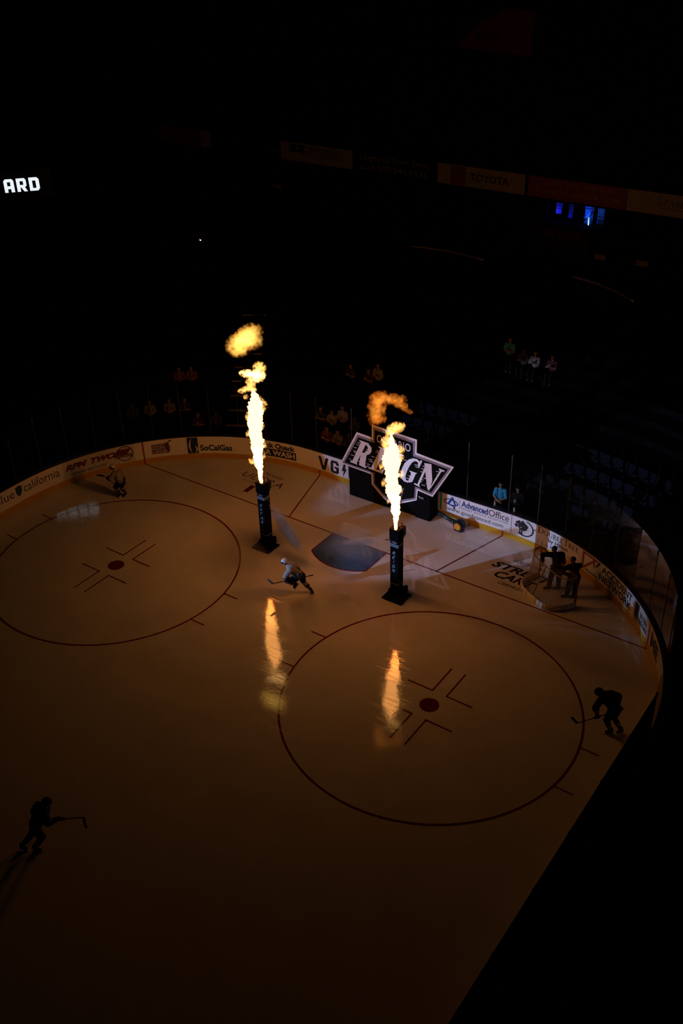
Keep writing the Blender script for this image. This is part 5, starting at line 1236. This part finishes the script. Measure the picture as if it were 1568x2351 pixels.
F1 = [(2.58, -0.03, 0.05), (2.73, -0.045, 0.08), (2.97, -0.059, 0.10), (3.26, -0.07, 0.125), (3.46, -0.08, 0.185), (3.82, -0.08, 0.205), (4.18, -0.105, 0.265), (4.53, -0.12, 0.245), (4.88, -0.124, 0.245), (5.22, -0.055, 0.265), (5.56, -0.07, 0.285), (5.81, -0.01, 0.26), (5.99, -0.026, 0.165), (6.15, -0.047, 0.10), (6.30, -0.085, 0.05)]
F2 = [(2.56, -0.046, 0.05), (2.83, -0.052, 0.065), (3.04, -0.053, 0.106), (3.18, -0.03, 0.143), (3.44, -0.046, 0.16), (3.66, -0.071, 0.15), (3.87, -0.124, 0.235), (4.05, -0.135, 0.262), (4.20, -0.156, 0.255), (4.54, -0.162, 0.225), (4.87, -0.178, 0.262), (5.06, -0.184, 0.287), (5.19, -0.195, 0.295), (5.41, -0.20, 0.28), (5.58, -0.15, 0.245), (5.76, -0.16, 0.16), (5.90, -0.186, 0.13), (6.04, -0.206, 0.08), (6.20, -0.20, 0.02)]
flame(T1, F1, 'tall white-hot flame shooting up from the left tower',
      [(6.84, 0.10, 0.26, 0.20, 1, -0.1), (6.93, -0.22, 0.26, 0.10, 1, 0.1), (7.14, 0.20, 0.20, 0.20, 0, 0.2), (6.55, -0.15, 0.16, 0.26, 0, 0.15), (6.33, -0.36, 0.24, 0.07, 0, -0.25), (6.06, -0.35, 0.08, 0.10, 0, 0.3), (5.87, 0.25, 0.07, 0.26, 0, -0.65), (3.46, -0.30, 0.15, 0.09, 0, 0.5), (5.30, -0.33, 0.09, 0.16, 0, 0.2), (4.95, 0.14, 0.08, 0.16, 0, -0.2), (4.62, -0.37, 0.08, 0.13, 0, 0.3), (4.15, 0.19, 0.07, 0.13, 0, -0.2), (3.70, 0.14, 0.06, 0.12, 0, 0.0), (5.62, 0.24, 0.08, 0.13, 0, -0.3)], 3.3)
flame(T2, F2, 'white-hot flame shooting up from the right tower in front of the inflatable sign',
      [(6.42, -0.06, 0.27, 0.15, 0, -0.3), (6.26, -0.26, 0.12, 0.16, 0, 0.3), (5.92, -0.36, 0.16, 0.20, 0, 0.3), (5.62, 0.10, 0.12, 0.16, 0, 0.0), (4.72, 0.14, 0.09, 0.14, 0, 0.0), (4.42, -0.43, 0.08, 0.15, 0, 0.2), (5.05, -0.50, 0.08, 0.14, 0, 0.2), (4.10, 0.12, 0.07, 0.12, 0, 0.0), (3.72, -0.27, 0.06, 0.12, 0, 0.2), (5.35, 0.12, 0.09, 0.13, 0, -0.3), (5.75, -0.36, 0.09, 0.15, 0, 0.2)], 11.7)
fireball('bright yellow ball of fire floating in the air above the left flame', T1, [(8.30, -0.10, 0.46, 0.34, -0.6), (8.02, -0.42, 0.42, 0.36, -0.5), (8.22, -0.25, 0.55, 0.30, -0.75), (7.76, -0.50, 0.32, 0.18, 0.0), (8.12, 0.04, 0.30, 0.26, 0)], M['ball_bright'], (-0.25, 7.6))
fireball('orange arch of fire floating above the right flame', T2, [(7.10, -0.66, 0.26, 0.52, 0.1), (7.46, -0.50, 0.34, 0.22, 0.1), (7.44, -0.12, 0.36, 0.17, 0.1), (7.28, 0.06, 0.24, 0.16, 0.5), (7.10, 0.24, 0.26, 0.10, 0.7), (6.74, -0.62, 0.24, 0.16, 0)], M['ball_dim'], (-0.3, 6.6))

M['smoke'] = volume_material('thin_smoke', 'smoke', gain=1.0, nscale=1.6, namp=1.3, bias=-0.07, density=1.2, col=(0.9, 0.86, 0.9), step=0.5)
M['jet'] = volume_material('dense_smoke', 'smoke', gain=1.6, nscale=3.0, namp=1.0, bias=0.0, density=7.0, col=(0.92, 0.86, 0.9), step=0.3)
def smoke(label, a, c, r, mat, flat_=1.0):
    a, c = V3(a), V3(c); mid = (a + c) / 2; d = (c - a); L = d.length / 2
    k = MB(); k.ell((0, 0, 0), (r, r * flat_, L), None, 24, 14)
    o = k.build('smoke', mat, None); o.location = mid; o.rotation_mode = 'QUATERNION'; o.rotation_quaternion = d.to_track_quat('Z', 'Y')
    tag(o, label, 'smoke', kind='stuff'); return o
smoke('pale smoke jet slanting down from the left tower towards the crease', n1, n1 + V3((1.75, -0.35, -1.55)), 0.27, M['jet'])
smoke('short pale smoke jet from the right tower towards the crease', n2, n2 + V3((-1.9, -0.15, -0.75)), 0.16, M['jet'])
def puddle(label, c, r):
    k = MB(); k.ell((0, 0, 0), r, None, 28, 12); o = k.build('smoke', M['smoke'], None); o.location = c; tag(o, label, 'smoke', kind='stuff')
puddle('thin smoke drifting over the blue crease', (0.2, -0.8, 0.50), (2.0, 1.3, 0.46))
puddle('thin smoke lying on the ice in front of the left tower', (-2.9, -3.6, 0.50), (1.9, 1.2, 0.46))
puddle('thin smoke lying on the ice in front of the right tower', (1.6, -3.4, 0.45), (1.4, 1.1, 0.42))

# ------------------------------------------------------------------ lights of the hall
def spot(name, loc, target, energy, col, deg, blend=0.25, soft=0.3):
    o = lamp('SPOT', name, loc, energy, col, spot_size=math.radians(deg), spot_blend=blend, shadow_soft_size=soft)
    o.rotation_euler = (V3(target) - V3(loc)).to_track_quat('-Z', 'Y').to_euler(); return o
spot('follow_spot', (-21.4, -39.5, 13.5), (2.8, 3.0, 0.0), 4800, (1.0, 0.46, 0.50), 4.9, 0.06, 0.12)
for (x, z, e_) in ((-1.80, 2.25, 24000), (3.15, 1.50, 50000)):
    o = spot('sign_spot', (-21.4, -39.5, 11.5), (x, 2.7, z), e_, (0.42, 0.60, 1.0), 6.5, 0.06, 0.12); o.data.use_square = True
spot('side_spot', (-17.5, -11.8, 2.3), (-0.25, -3.95, 1.15), 24000, (0.22, 0.55, 1.0), 4.0, 0.5, 0.08)

# ------------------------------------------------------------------ world, camera, view
w = bpy.data.worlds.new('World'); SC.world = w; w.use_nodes = True
w.node_tree.nodes['Background'].inputs[0].default_value = (0, 0, 0, 1); w.node_tree.nodes['Background'].inputs[1].default_value = 0
cam = bpy.data.cameras.new('Camera'); co = bpy.data.objects.new('Camera', cam); COL.objects.link(co); SC.camera = co
yaw, pitch, roll, foc = -0.6268738, 0.5639953, -0.028905, 2325.686
F = V3((math.sin(yaw) * math.cos(pitch), math.cos(yaw) * math.cos(pitch), -math.sin(pitch))); R0 = V3((math.cos(yaw), -math.sin(yaw), 0)); U0 = R0.cross(F)
Rr = R0 * math.cos(roll) + U0 * math.sin(roll); Uu = U0 * math.cos(roll) - R0 * math.sin(roll)
mw = Matrix((Rr, Uu, -F)).transposed().to_4x4(); mw.translation = V3((18.063573, -26.023486, 21.436975)); co.matrix_world = mw
cam.sensor_fit = 'VERTICAL'; cam.sensor_height = 36.0; cam.lens = foc * 36.0 / 2351.0; cam.clip_end = 300
SC.view_settings.view_transform = 'Standard'; SC.view_settings.look = 'None'; SC.view_settings.gamma = 1.0; SC.view_settings.exposure = 0.0
SC.view_settings.use_curve_mapping = False
SC.cycles.use_denoising = True
SC.cycles.max_bounces = 6; SC.cycles.diffuse_bounces = 2; SC.cycles.glossy_bounces = 3; SC.cycles.transparent_max_bounces = 16; SC.cycles.volume_bounces = 0
SC.cycles.caustics_reflective = False; SC.cycles.caustics_refractive = False
SC.cycles.volume_max_steps = 256
SC.cycles.sample_clamp_indirect = 4.0
